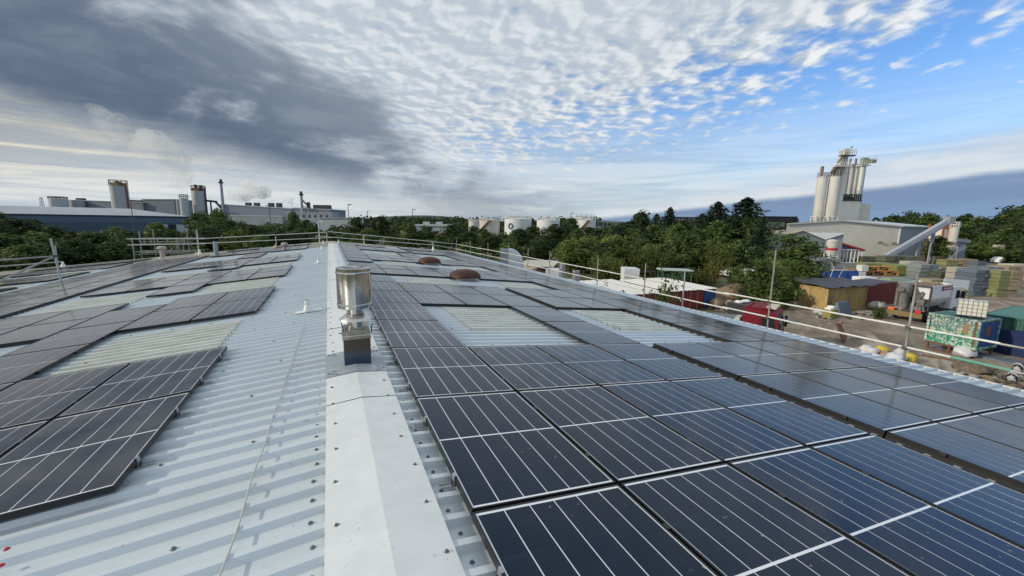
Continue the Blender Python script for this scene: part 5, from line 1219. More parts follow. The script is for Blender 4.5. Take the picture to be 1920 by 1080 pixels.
# broken rubble strewn about: nobody could count it
rb_ = MB(); rq = random.Random(12)
for (px0, px1, py0, py1, n, sz) in ((1735,1790,500,528,150,.28),(1785,1920,690,735,120,.16),(1530,1640,585,600,50,.15),(1330,1400,560,600,40,.2),(1830,1915,520,545,40,.25),(1640,1735,515,540,60,.25)):
    for _ in range(n):
        p = gnd(rq.uniform(px0, px1), rq.uniform(py0, py1)); s_ = sz*rq.uniform(.4,1.4)
        rb_.mat(rq.choice((0,0,1,2))).blob((p.x, p.y, GZ + s_*.3), s_*rq.uniform(.8,1.6), s_, s_*.6, rq, 5, 3, .3)
o = rb_.build('rubble_scatter', [mat('rubble_brown', (.17,.14,.10), .95, var=.3), mat('rubble_grey', (.26,.26,.25), .9, var=.3), mat('rubble_dark', (.07,.06,.05), .95)]); tag(o, 'broken stones and debris strewn over the yard', 'debris', None, 'stuff')
for i, (px, py, L, a, m_, lab) in enumerate(((1575,606,1.6,20,M['wood'],'loose plank before the mustard bin'),(1540,600,1.1,70,M['grey_wood'],'short plank beside the birch roots'),(1760,672,1.4,-70,M['rust'],'rusty bar in front of the graffiti container stand'),(1728,660,1.3,-40,M['grey_wood'],'grey plank left of the graffiti container stand'),(1480,604,2.2,15,M['grey_wood'],'long grey plank on the muddy yard edge'),(1640,596,.9,5,M['wood'],'small plank behind the lorry tail'))):
    p = gnd(px, py); b = MB(); b.box(-L/2,L/2,-.09,.09,.01,.06); q = b.build('plank', m_); q.location=(p.x,p.y,GZ); q.rotation_euler=(0,R(1.5),R(a)); tag(q, lab, 'plank', 'loose planks in the yard')
# ------------------------------------------------------------------ far buildings
cream = mat('cream_cladding', (.69,.68,.61), .6, var=.05, vs=.15, c2=(.63,.62,.55)); greyc = mat('grey_cladding', (.29,.32,.345), .55, var=.05, vs=.2); lgrey = mat('light_grey_cladding', (.40,.43,.45), .55, var=.05, vs=.2)
conc = mat('pale_silo', (.56,.55,.52), .65, var=.10, vs=.35, c2=(.38,.33,.27), lo=.55, hi=.85, stretch=(1,1,.25)); conc2 = mat('grey_silo', (.36,.38,.385), .6, var=.1, vs=.2, stretch=(1,1,.3)); bluew = mat('blue_cladding', (.055,.09,.14), .5, var=.06); roofg = mat('grey_roof', (.36,.38,.40), .55, var=.10, vs=.06); navy = mat('navy_trim', (.02,.025,.06), .5)
rustb = mat('rusty_white', (.55,.53,.50), .6, var=.12, vs=.2, c2=(.24,.12,.08), lo=.55, hi=.75, stretch=(1,1,.4)); tankw = mat('tank_white', (.66,.67,.68), .5, var=.05, vs=.2)
def P(px, py, D): p = at(px, py, D); return Vector((p.x, p.y, p.z - GZ))
def fthing(name, label, cat, px, D, group=None): return facing(name, label, cat, px, D, GZ, group, 415)
def cosx(px): return math.cos(math.atan((px - 960)/FPX))
def lx(o, px, D, py=418): # local x in a camera-facing thing for pixel px
    p = at(px, py, D); v = p - o.location; return v.x*math.cos(YAW) - v.y*math.sin(YAW)
def hz(px, py, D): return at(px, py, D).z - GZ
# ---- blue warehouse
D0, D1 = 92, 128
a, b2 = at(-230, 400, D0), at(356, 409, D1); hw_ = math.atan2(b2.y-a.y, b2.x-a.x); Lw = math.hypot(b2.x-a.x, b2.y-a.y)
bw = thing('blue_warehouse', 'long blue clad warehouse with a pale low roof behind the dark trees', 'building', (a.x, a.y, GZ), hw_)
ze = hz(356, 409, D1) + .0
b = MB(); b.box(0,Lw,0,36,0,ze); b.build('wall', bluew, bw)
b = MB(); b.box(-.1,Lw+.1,-.12,36.1,ze,ze+.5); b.build('eave_trim', navy, bw)
zr_ = ze + 2.7; b = MB(); b.hexa([(-.2,-.2,ze+.5),(Lw+.2,-.2,ze+.5),(Lw+.2,36.2,ze+.5),(-.2,36.2,ze+.5)], [(0,15,zr_),(Lw-14,15,zr_),(Lw-14,21,zr_),(0,21,zr_)]); b.build('roof', roofg, bw)
b = MB(); b.box(.0,.98,-.04,0,0,.34); pl = b.mesh('cladding_plank', bluew)
for k in range(12):
    q = place('cladding_plank', pl, bw, (0, -.005, ze - 1.9 - k*.42)); q.scale = (Lw*.985,1,1)
b = MB(); b.box(0,Lw,-.06,0,ze-1.5,ze); b.build('fascia', mat('fascia_blue', (.075,.12,.18), .5), bw)
for x0, x1, m_, nm in ((.857,.902,lgrey,'panel'),(.902,.935,M['black'],'opening'),(.935,.992,lgrey,'panel')):
    b = MB(); b.box(Lw*x0+.1,Lw*x1-.1,-.10,-.04,0,ze-2.0); b.build(nm, m_, bw)
# ---- works behind it
def cyl(name, label, cat, px, wp, pt, D, m_, top=None, group=None, topm=None, rails=True):
    o = fthing(name, label, cat, px, D, group); r = wpx(wp, D)/2*cosx(px); h = hz(px, pt, D)
    b = MB(); b.lathe([(r,0),(r,h),(0.0001,h+.06*r)], 32); b.build('shell', m_, o)
    b = MB()
    for k in range(1, 5): b.lathe([(r*1.004,h*k/5-.06),(r*1.008,h*k/5),(r*1.004,h*k/5+.06)], 32)
    b.build('hoop', m_, o)
    if top:
        b = MB(); n = 14
        for i in range(n): t = 6.283*i/n; b.tube((r*math.cos(t),r*math.sin(t),h-.1),(r*math.cos(t),r*math.sin(t),h+top), .09+D*.0003, n=5)
        for z in (.5, 1.0):
            for i in range(n): t, t2 = 6.283*i/n, 6.283*(i+1)/n; b.tube((r*math.cos(t),r*math.sin(t),h+top*z),(r*math.cos(t2),r*math.sin(t2),h+top*z), .09+D*.0003, n=5)
        b.build('top_railing', topm or M['dark_steel'], o)
    return o, r, h
olive = mat('olive_yellow', (.20,.17,.05), .6, var=.2)
o, r, h = cyl('storage_silo', 'broad grey concrete silo with yellow railed top, left of the lamp', 'silo', 231, 36, 350, 330, conc2, 4.5)
b = MB(); b.box(-r*.7,r*.6,-r*.5,r*.5,h,h+2.6); b.tube((-r*.2,0,h),(-r*.2,0,h+4),1.2,n=12); b.tube((r*.3,0,h),(r*.3,0,h+3.6),1.0,n=12); b.build('top_plant', olive, o)
b = MB(); b.box(r*.96,r*1.1,-.6,.6,0,h+2); b.build('ladder', mat('red_steel', (.20,.05,.04), .6), o)
o, r, h = cyl('storage_silo', 'broad grey silo with red and dark top plant, left of the tall stack', 'silo', 378, 28, 359, 330, conc2, 4.0)
b = MB(); b.box(-r*.8,r*.5,-r*.5,r*.5,h,h+2.2); b.build('top_plant', mat('red_plant', (.22,.07,.05), .6, var=.3), o)
b = MB(); b.tube((-2,0,h+2),(-2,0,h+5),1.1,n=12); b.tube((2.2,0,h),(2.2,0,h+4.6),1.3,n=12); b.box(r*.97,r*1.12,-.6,.6,0,h+3); b.build('top_pipes', M['dark_steel'], o)
b = MB(); b.bar((r,0,h*.75),(r+9,0,h*.72),1.6,1.6); b.bar((r+4,0,h*.74),(r+4,0,0),.8,.8); b.bar((r+8,0,h*.72),(r+12,0,h*.55),1.2,1.2); b.build('gantry', M['dark_steel'], o)
cyl('storage_silo', 'small grey silo beside the broad red topped one', 'silo', 349, 17, 372, 320, lgrey, 2.6)
cyl('storage_silo', 'dark slim silo left of the small grey one', 'silo', 338, 8, 374, 322, greyc, None)
cyl('storage_tank', 'squat grey tank far left above the warehouse roof', 'tank', 115, 38, 373, 330, lgrey, 1.5)
cyl('storage_tank', 'flatter grey tank right of the squat one', 'tank', 150, 30, 376, 345, greyc, None)
cyl('storage_tank', 'grey tank cut by the left frame edge', 'tank', -3, 14, 375, 330, lgrey, None)
def block(name, label, px0, px1, pt0, D, dep, m_, mr=None, pt1=None, extra=None, cat='building', group=None):
    o = fthing(name, label, cat, (px0+px1)/2, D, group); x0, x1 = lx(o, px0, D), lx(o, px1, D); z0 = hz(px0, pt0, D); z1 = hz(px1, pt1 if pt1 else pt0, D)
    b = MB(); b.hexa([(x0,0,0),(x1,0,0),(x1,dep,0),(x0,dep,0)], [(x0,0,z0),(x1,0,z1),(x1,dep,z1),(x0,dep,z0)]); b.build('wall', m_, o)
    b = MB(); b.hexa([(x0-.4,-.4,z0),(x1+.4,-.4,z1),(x1+.4,dep+.4,z1),(x0-.4,dep+.4,z0)], [(x0-.4,-.4,z0+.7),(x1+.4,-.4,z1+.7),(x1+.4,dep+.4,z1+.7),(x0-.4,dep+.4,z0+.7)]); b.build('roof', mr or roofg, o)
    return o, x0, x1, z0, z1
bg = mat('works_cladding', (.18,.205,.25), .55, var=.06, vs=.1)
o, x0, x1, z0, z1 = block('works_hall', 'long blue grey works hall behind the warehouse roof', 130, 272, 376, 350, 40, bg, roofg, 381)
b = MB(); b.box(x0+6,x0+11,2,6,z0,z0+2.2); b.box(x1-12,x1-3,2,8,z1,z1+2.5); b.build('roof_plant', M['dark_steel'], o)
block('works_hall', 'blue grey hall with a pale left end, left of the small silos', 272, 330, 375, 352, 30, bg, roofg)
o, x0, x1, z0, z1 = block('works_hall', 'long factory hall with roof vents right of the tall stack', 416, 548, 384, 330, 40, bg, mat('light_roof_edge', (.42,.44,.46), .5), 392)
for px in (462, 478, 505, 520): 
    b = MB(); x = lx(o, px, 330); b.box(x-1.8,x+1.8,3,6,z1,z1+3.4+(z0-z1)*.5); b.build('roof_vent', M['dark_steel'], o)
b = MB(); b.box(x0+2,x1,-14,-.5,0,z1*.60); b.build('lower_range', mat('range_grey', (.26,.30,.33), .6, var=.15, vs=.1), o)
b = MB(); b.box(x0+2,x1,-14.2,-.5,z1*.60,z1*.66); b.build('lower_roof', mat('range_roof', (.40,.42,.43), .5), o)
o, x0, x1, z0, z1 = block('works_hall', 'paler factory block with dark windows below the short stack', 552, 620, 391, 320, 30, bg, roofg, 394)
b = MB(); b.box(x0,x1+6.5,-12,-.5,0,z1*.80); b.build('front_block', mat('front_pale', (.30,.345,.39), .5, var=.05), o)
for k in range(7):
    b = MB(); x = x0+4+k*(x1-x0)/6.5; b.box(x,x+1.6,-12.08,-11.98,z1*.60,z1*.74); b.build('window', M['glass'], o)
b = MB(); b.box(x0+1,x1+1,-12.1,-12,z1*.5,z1*.56); b.box(x0,x1+6.6,-12.2,0,z1*.80,z1*.86); b.build('band', roofg, o)
b = MB(); b.box(x1-15,x1-3,4,10,z1,z1+4); b.box(x1-20,x1-18,4,6,z1,z1+6); b.bar((x1-24,4,z1+8.5),(x1-17,4,z1+1),.9,.9); b.build('roof_plant', M['dark_steel'], o)
block('low_store', 'low grey store at the right end of the factory', 600, 660, 410, 250, 20, lgrey, greyc)
for px, wp, pt, lab, D in ((421,5.4,339,'taller slim steel stack rising left of the long factory hall',330),(568,5.0,361,'shorter slim stack over the pale factory block',318)):
    o = fthing('chimney_stack', lab, 'chimney', px, D, 'factory stacks'); r = wpx(wp, D)/2*cosx(px); h = hz(px, pt, D)
    b = MB(); b.lathe([(r*1.25,0),(r*1.1,h*.6),(r,h)], 18); b.build('shaft', mat('stack_steel', (.30,.30,.36), .5, .2, var=.08), o)
    b = MB(); b.lathe([(r,h-2.6),(r*1.9,h-2.2),(r*1.9,h-1.5),(r*1.05,h-1.3),(r*1.05,h+.6),(r*.7,h+.6)], 18); b.build('collar', M['dark_steel'], o)
D = 340; o = fthing('lattice_mast', 'thin lattice mast left of the squat tank', 'mast', 84, D); h = hz(84, 370, D)
b = MB()
for sx, sy in ((-1,-1),(1,-1),(1,1),(-1,1)): b.tube((sx*1.6,sy*1.6,0),(sx*.5,sy*.5,h), .22, n=4)
for k in range(9):
    z, z2 = h*k/9, h*(k+1)/9; w0, w1 = 1.6-1.1*k/9, 1.6-1.1*(k+1)/9; b.tube((-w0,-w0,z),(w1,-w1,z2),.14,n=4); b.tube((w0,w0,z),(-w1,w1,z2),.14,n=4)
b.build('lattice', M['galv'], o)
# white steam from the works
def steam(pts, label, dens):
    b = MB(); rs_ = random.Random(len(pts))
    for px, py, D, r in pts:
        p = at(px, py, D)
        for _ in range(7):
            q = p + Vector((rs_.uniform(-1,1), rs_.uniform(-1,1), rs_.uniform(-1,1)))*r*.8; k = rs_.uniform(.35,.75)
            b.blob(q, r*1.1*k, r*k, r*.9*k, rs_, 12, 8, .12)
    m_ = bpy.data.materials.new('steam'); m_.use_nodes = True; t = m_.node_tree; t.nodes.remove(t.nodes['Principled BSDF']); g = NT(t)
    v = g.n('ShaderNodeVolumePrincipled'); v.inputs['Color'].default_value = (.99,.99,.99,1); v.inputs['Anisotropy'].default_value = .3
    v.inputs['Density'].default_value = dens; t.links.new(v.outputs[0], t.nodes['Material Output'].inputs['Volume'])
    o = b.build('steam', m_); tag(o, label, 'steam', None, 'stuff'); return o
steam([(455,372,380,5),(462,364,380,7),(474,360,380,8),(487,358,380,7),(497,362,380,5),(440,368,380,6)], 'bank of white steam drifting right from the tall stack', .16)
steam([(545,386,330,2.0),(541,379,330,2.8),(536,374,330,2.2)], 'small white steam puff left of the short stack', .45)
steam([(352,350,420,9),(340,335,420,11),(326,318,420,13),(312,300,420,15),(298,284,420,17),(286,266,420,13),(268,262,420,9)], 'tall grey white steam plume leaning left over the silos', .030)
steam([(232,250,440,8),(216,236,440,12),(200,225,440,12),(186,214,440,9)], 'thin upper wisp of steam above the left silo', .022)
# ---- lamp posts
def lamp(px, pt, D, label, heads=2, m_=None):
    o = fthing('lamp_post', label, 'lamp post', px, D, 'lamp posts'); h = hz(px, pt, D); r = max(.09, D*.0009)
    b = MB(); b.lathe([(r*1.5,0),(r*1.5,1.2),(r,1.3),(r*.8,h)], 10); b.build('column', m_ or M['dark_steel'], o)
    for s in ((-1, 1) if heads == 2 else (1,)): b = MB(); b.box(min(0,s*r*9),max(0,s*r*9),-.15,.15,h-.12,h+.14); b.build('lamp_head', m_ or M['dark_steel'], o)
lamp(249.5, 376, 105, 'tall dark lamp post in front of the blue warehouse')
lamp(507, 386, 150, 'dark lamp post in front of the long factory hall')
lamp(574, 388, 170, 'dark lamp post before the pale factory block')
lamp(654, 384, 130, 'tall dark lamp post right of the factory', 1)
lamp(774, 393, 170, 'dark lamp post over the woods left of the pale shed', 1)
lamp(597, 415, 70, 'short pale lamp post behind the far gable rail', 1, M['pale_tube'])
lamp(1070, 400, 190, 'thin lamp post beside the rightmost white tank', 1)
lamp(690, 395, 420, 'distant thin mast above the wooded ridge', 1)
# ---- low pale shed with roof vents
o, x0, x1, z0, z1 = block('pale_shed', 'low pale shed with two roof vents among the trees', 780, 838, 424, 150, 12, lgrey, mat('shed_roof_pale', (.48,.51,.50), .55))
for f in (.3, .72): b = MB(); x = x0+(x1-x0)*f; b.box(x-1.1,x+1.1,1,3,z0+.7,z0+1.7); b.build('roof_vent', lgrey, o)
p = at(828, 430, 120); b = MB(); b.hexa([(-2,-2,0),(2,-2,0),(2,2,0),(-2,2,0)], [(-2,-2,4.2),(2,-2,4.2),(2,2,4.2),(-2,2,4.2)]); q = b.build('red_hut', mat('brick_red', (.22,.07,.05), .8)); q.location=(p.x,p.y,GZ); q.rotation_euler=(0,0,-YAW); tag(q, 'small red brown hut right of the pale shed', 'hut')
# ---- tank farm
def tank(px, wp, pt, D, m_, label, stair=False):
    o, r, h = cyl('fuel_tank', label, 'tank', px, wp, pt, D, m_, 1.3, 'white storage tanks', M['pale_tube'])
    b = MB(); b.lathe([(r*1.01,h),(r*.5,h+r*.09),(0.0001,h+r*.13)], 32); b.build('roof', m_, o)
    if stair:
        b = MB(); n = 22
        for i in range(n):
            t = math.pi*1.02 + i*.075; z = h*(i+1)/n; t2 = t+.075
            b.box(r*1.05*math.cos(t)-.5, r*1.05*math.cos(t)+.5, r*1.05*math.sin(t)-.5, r*1.05*math.sin(t)+.5, z-.5, z)
        b.build('stair', M['rust'], o)
    return o, r, h
tank(889, 21, 415, 235, rustb, 'rust streaked white tank at the left of the row')
tank(918, 38, 413, 215, rustb, 'large rusty white tank with a brown winding stair', True)
o, r, h = tank(971, 50, 411, 210, tankw, 'largest white tank bearing a small blue ring emblem')
em = MB(); c_ = Vector((lx(o, 957, 203), -r*.86, hz(957, 421, 203))); t = math.atan2(c_.y, c_.x); 
for i in range(20):
    a_, a2 = 6.283*i/20, 6.283*(i+1)/20
    for q1, q2 in ((.55,1.05),):
        pts_ = [Vector((-.5*r*0+q*1.35*math.cos(z), 0, q*1.5*math.sin(z))) for q, z in ((q1,a_),(q2,a_),(q2,a2),(q1,a2))]
        ang = math.radians(-122); rx = Vector((-math.sin(ang), math.cos(ang), 0)); ce = Vector((math.cos(ang), math.sin(ang), 0))*(r*1.03) + Vector((0,0,h*.62))
        em.quad(*[ce + rx*pp.x + Vector((0,0,pp.z)) for pp in pts_])
em.build('emblem', mat('emblem_dark_blue', (.03,.06,.16), .5), o)
tank(1028, 43, 413, 225, tankw, 'white tank half hidden by trees, third of the clean ones from left', False)
o, r, h = tank(1099, 37, 413, 205, tankw, 'rightmost white tank under a railed walkway', True)
b = MB(); b.box(-r*1.1,r*.9,-.8,.8,h+1.6,h+1.9)
for x in (-r*1.0,-r*.5,0,r*.5,r*.8): b.box(x-.08,x+.08,-.1,.1,h,h+3.0)
b.box(-r*1.1,r*.9,-.06,.06,h+2.3,h+2.42); b.box(-r*1.1,r*.9,-.06,.06,h+2.9,h+3.02); b.build('walkway', M['galv'], o)
D = 205; o = fthing('pipe_rack', 'low grey pipe rack right of the tanks', 'pipe rack', 1135, D)
b = MB(); z = hz(1135, 415, D)
for k in range(6): x = -5.5+k*2.2; b.box(x-.2,x+.2,-.2,.2,0,z)
b.box(-6,6,-.5,.5,z-.5,z); b.box(-6,6,-.5,.5,z-2.6,z-2.2); b.build('frame', mat('rack_grey', (.22,.26,.31), .5), o)
b = MB(); b.tube((-3,1,0),(-3,1,z*.75),1.4,n=14); b.tube((.5,1,0),(.5,1,z*.75),1.4,n=14); b.build('vessel', tankw, o)
# ---- railway bridge
D = 240; br = fthing('railway_bridge', 'long dark lattice girder railway bridge behind the pines', 'bridge', 1390, D)
xa, xb = lx(br, 1245, D), lx(br, 1440, D); zt, zb = hz(1340, 407.5, D), hz(1340, 416.5, D); dk = mat('bridge_steel', (.020,.020,.026), .7)
b = MB()
for y in (0, 5): b.box(xa,xb,y-.3,y+.3,zt-.7,zt); b.box(xa,xb,y-.3,y+.3,zb,zb+.9)
b.box(xa,xb,0,5,zb-.3,zb); b.build('chord', dk, br)
b = MB(); n = 34
for k in range(n):
    x, x2 = xa+(xb-xa)*k/n, xa+(xb-xa)*(k+1)/n
    for y in (0, 5): b.bar((x,y,zb+.4),(x2,y,zt-.3),.25,.36); b.bar((x,y+.05,zt-.3),(x2,y+.05,zb+.4),.25,.36)
lo_ = b.build('lattice', dk, br)
xc, xd = lx(br, 1428, D), lx(br, 1492, D); b = MB(); z3 = hz(1460, 406, D); b.box(xc,xd,-1,6,z3-3.2,z3); b.box(xc,xd,-1.2,-1,z3-.5,z3+.1); b.build('plate_girder', dk, br)
b = MB()
for px in (1295, 1432, 1490): x = lx(br, px, D); b.box(x-1.6,x+1.6,-1,6,0,z3-1)
b.build('pier', mat('pier_stone', (.06,.055,.05), .9), br)
# ---- cream shed and the grey gabled sheds
D = 96; cs_ = fthing('cream_shed', 'big cream clad shed with a very low gable below the tall silos', 'building', 1580, D)
x0, x1, xm = lx(cs_, 1476, D), lx(cs_, 1690, D), lx(cs_, 1576, D); z0, z1, zm = hz(1476, 421.5, D), hz(1690, 426, D), hz(1576, 415, D)
ring = [(x0,0,0),(x1,0,0),(x1,0,z1),(xm,0,zm),(x0,0,z0)]; off = Vector((31,23,0))
b = MB(); b.prism(ring, off); wl = b.build('wall', [cream], cs_)
b = MB(); o2 = off*1.0; e = .12
b.hexa([Vector((xm,-.4,zm+.02)),Vector((x1+.3,-.4,z1+.02)),Vector((x1+.3,-.4,z1+.02))+o2,Vector((xm,-.4,zm+.02))+o2],[Vector((xm,-.4,zm+.35)),Vector((x1+.3,-.4,z1+.35)),Vector((x1+.3,-.4,z1+.35))+o2,Vector((xm,-.4,zm+.35))+o2])
b.hexa([Vector((x0-.3,-.4,z0+.02)),Vector((xm,-.4,zm+.02)),Vector((xm,-.4,zm+.02))+o2,Vector((x0-.3,-.4,z0+.02))+o2],[Vector((x0-.3,-.4,z0+.35)),Vector((xm,-.4,zm+.35)),Vector((xm,-.4,zm+.35))+o2,Vector((x0-.3,-.4,z0+.35))+o2])
b.build('roof', mat('pale_roof', (.55,.56,.54), .5, var=.05, vs=.2), cs_)
b = MB(); nrm = Vector((off.y,-off.x,0)).normalized()*.05; b.quad(Vector((x1,0,0))+nrm, Vector((x1,0,0))+off+nrm, Vector((x1,0,z1))+off+nrm, Vector((x1,0,z1))+nrm); b.build('side_sheet', greyc, cs_)  # grey sheet over the right wall, its shade put into the colour
b = MB(); b.box(x1-.15,x1+.15,-.12,.05,0,z1); b.build('corner_trim', M['white'], cs_)
for px, py in ((1654,454),(1680,456)): b = MB(); x = lx(cs_, px, D); z = hz(px, py, D); b.box(x-.45,x+.45,-.5,0,z-.15,z+.2); b.build('wall_lamp', M['grey_wood'], cs_)
D = 80; gs = fthing('grey_shed', 'grey twin gabled shed with a tan ribbed roof, before the cream shed', 'building', 1510, D)
xs = [lx(gs, q, D) for q in (1454, 1507, 1551, 1585)]; zs = [hz(1454,449,D), hz(1507,433,D), hz(1551,450,D), hz(1585,438,D)]
off = Vector((-12.5, 12, 0))
b = MB(); b.prism([(xs[0],0,0),(xs[3],0,0),(xs[3],0,zs[3]),(xs[2],0,zs[2]),(xs[1],0,zs[1]),(xs[0],0,zs[0])], off); b.build('wall', greyc, gs)
nr_ = Vector((-off.y, off.x, 0)).normalized()*.05
b = MB(); b.quad(Vector((xs[0],0,0))+nr_, Vector((xs[0],0,0))+off+nr_, Vector((xs[0],0,zs[0]))+off+nr_, Vector((xs[0],0,zs[0]))+nr_); b.build('side_sheet', lgrey, gs)
tanr = mat('tan_roof', (.33,.31,.24), .7, var=.1, vs=.5, stretch=(1,1,1))
def slope_roof(p0, p1, z0_, z1_, m_, nm, parent, n=16):
    b = MB(); vs = []
    for k in range(n+1):
        o_ = off*(k/n) + Vector((0,-.25,0)); w_ = .08 if k % 2 else 0
        vs += [Vector((p0,0,z0_+.06+w_))+o_, Vector((p1,0,z1_+.06+w_))+o_]
    b._add(vs, [(2*k,2*k+2,2*k+3,2*k+1) for k in range(n)]); q = b.build(nm, m_, parent); md = q.modifiers.new('t','SOLIDIFY'); md.thickness = .1; return q
slope_roof(xs[0]-.3, xs[1], zs[0]-.05, zs[1], tanr, 'roof', gs); slope_roof(xs[1], xs[2], zs[1], zs[2], tanr, 'roof', gs); slope_roof(xs[2], xs[3]+.2, zs[2], zs[3], mat('pale_roof2', (.42,.44,.44), .6), 'roof', gs)
for f in (.25, .5, .75):
    b = MB(); q0, q1 = .25, .7; vs = []
    for a_, c_ in ((f-.035,q0),(f+.035,q0),(f+.035,q1),(f-.035,q1)): vs.append(Vector((xs[0]+(xs[1]-xs[0])*c_,0,zs[0]+(zs[1]-zs[0])*c_+.17)) + off*a_)
    b.quad(*vs); b.build('rooflight', mat('dark_rooflight', (.17,.14,.08), .5), gs)
b = MB(); b.box(xs[0]-2.9,xs[0]-.2,1.0,5,0,zs[0]*.36); b.build('annex', lgrey, gs)
for k, px in enumerate((1508, 1553, 1584)):
    b = MB(); x = lx(gs, px, D); b.box(x-.05,x+.05,-.09,-.01,0,(zs[1],zs[2],zs[3])[k]-.3); b.build('downpipe', M['galv'], gs)
# ---- banded silo on legs, kiosk, bins
D = 74; sb_ = fthing('banded_silo', 'cream silo on legs with a red band and a cone bottom', 'silo', 1566, D); r = wpx(23, D)/2*cosx(1566)
zt, zc, zb, z0b, z1b = hz(1567,452,D), hz(1567,476,D), hz(1567,489,D), hz(1567,470,D), hz(1567,465,D)
b = MB(); b.lathe([(r*.15,max(.3,zb-.2)),(r,zc),(r,zt-.25),(r*1.03,zt-.25),(r*1.03,zt),(r*.5,zt+.25),(.0001,zt+.32)], 28); b.build('shell', conc, sb_)
b = MB(); b.lathe([(r*1.015,z0b),(r*1.02,z0b+.05),(r*1.02,z1b-.05),(r*1.015,z1b)], 28); b.build('band', mat('band_red', (.42,.03,.03), .5), sb_)
b = MB()
for sx in (-1,1):
    for sy in (-1,1): b.bar((sx*r*.95,sy*r*.75,0),(sx*r*.8,sy*r*.7,zc+.2),.16,.16)
b.bar((-r*.95,-r*.75,.2),(r*.8,-r*.7,zc),.1,.1); b.build('leg', M['white'], sb_)
D = 80; kk = fthing('kiosk', 'lean-to kiosk with a red sloping roof over white bins', 'kiosk', 1606, D)
x0, x1 = lx(kk,1584,D), lx(kk,1631,D); zA, zB = hz(1584,455,D), hz(1631,468.5,D); zc_ = hz(1606,469,D)
b = MB(); b.hexa([(x0,0,zA-.35),(x1,0,zB-.3),(x1,4,zB-.3),(x0,4,zA-.35)],[(x0,0,zA),(x1,0,zB),(x1,4,zB),(x0,4,zA)]); b.build('roof', mat('roof_red', (.40,.03,.045), .5, var=.08), kk)
b = MB(); b.hexa([(x0+.2,.4,zc_),(x1-.2,.4,zc_),(x1-.2,3.8,zc_),(x0+.2,3.8,zc_)],[(x0+.2,.4,zA-.4),(x1-.2,.4,zB-.35),(x1-.2,3.8,zB-.35),(x0+.2,3.8,zA-.4)]); b.build('gable', mat('gable_violet', (.13,.10,.20), .6), kk)
b = MB()
for k in range(7): x = x0+.2+(x1-x0-.4)*k/6; b.box(x-.07,x+.07,.3,.45,0,zc_)
b.box(x0,x1,.25,.5,zc_-.12,zc_+.08); b.build('frame', M['white'], kk)
for k in range(4):
    x = x0+.75+k*(x1-x0-.9)/3.6; b = MB(); b.lathe([(.12,zc_*.30),(.5,zc_*.55),(.5,zc_*.93)], 14, (x,1.2,0)); b.build('bin', conc, kk)
b = MB(); b.box(x0,x1,3.6,3.8,0,zc_); b.build('back_wall', greyc, kk)
D = 72; hp2 = fthing('hopper', 'pale steel trough lying below the banded silo', 'trough', 1592, D); z = hz(1592,492,D)
b = MB(); b.hexa([(-2.2,-.6,.15),(2.0,-.6,.15),(2.0,.6,.15),(-2.2,.6,.15)],[(-2.6,-.9,z),(2.5,-.9,z-.15),(2.5,.9,z-.15),(-2.6,.9,z)]); b.box(-1.8,-1.6,-.5,.5,0,.2); b.box(1.5,1.7,-.5,.5,0,.2); b.build('body', mat('pale_steel', (.42,.45,.48), .5, .3), hp2)
# ---- conveyor
D = 82; cv = fthing('conveyor', 'long pale blue conveyor gallery sloping up to the right', 'conveyor', 1725, D)
def cp(px, py): return Vector((lx(cv, px, D), 0, hz(px, py, D)))
a, c2_ = cp(1672, 482), cp(1781, 411)
b = MB(); b.bar(a, c2_, .9, .78); b.build('gallery', mat('conveyor_blue', (.31,.345,.40), .5, var=.06), cv)
b = MB(); b.bar(a-Vector((0,.4,.6)), c2_-Vector((0,.4,.6)), .15, .25); b.bar(a-Vector((0,-.4,.6)), c2_-Vector((0,-.4,.6)), .15, .25); b.build('girder', mat('girder_blue', (.15,.18,.28), .5), cv)
b = MB()
for px, py in ((1705,462),(1733,444),(1757,428)):
    p = cp(px, py); b.bar((p.x-.5,0,p.z),(p.x-.5,0,0),.22,.22); b.bar((p.x+.5,.6,p.z),(p.x+.5,.6,0),.22,.22)
b.build('trestle', mat('trestle_grey', (.30,.33,.38), .5), cv)
b = MB(); b.box(c2_.x-.8,c2_.x+.35,-.7,.7,c2_.z-.9,c2_.z+.5); b.build('head_house', mat('head_grey', (.28,.31,.35), .5), cv)
# ---- cement silo and orange frame
D = 86; cm2 = fthing('cement_silo', 'weathered white cement silo beside an orange framed bin', 'silo', 1792, D); r = wpx(20, D)/2*cosx(1792); zt = hz(1792,427,D); zm_ = hz(1792,462,D)
b = MB(); b.lathe([(r*.3,zm_-2.2),(r,zm_),(r,zt),(.0001,zt+.25)], 26); b.build('shell', conc, cm2)
b = MB(); 
for i in range(12): t = 6.283*i/12; b.box(r*math.cos(t)-.06,r*math.cos(t)+.06,r*math.sin(t)-.06,r*math.sin(t)+.06,zt,zt+1.2)
b.lathe([(r*1.02,zt+.55),(r*1.04,zt+.65),(r*1.02,zt+.7)],26); b.lathe([(r*1.02,zt+1.1),(r*1.04,zt+1.2),(r*1.02,zt+1.25)],26); b.build('top_railing', M['pale_tube'], cm2)
b = MB()
for sx in (-1,1):
    for sy in (-1,1): b.bar((sx*r*.8,sy*r*.8,0),(sx*r*.8,sy*r*.8,zm_),.22,.22)
b.bar((-r*.8,-r*.8,.4),(r*.8,-r*.8,zm_-1),.15,.15); b.build('leg', M['white'], cm2)
D = 88; ob = fthing('aggregate_bin', 'cream aggregate bin in an orange steel frame under the conveyor head', 'bin', 1770, D); w_ = wpx(24, D)/2; zt = hz(1770,420,D); zb = hz(1770,446,D)
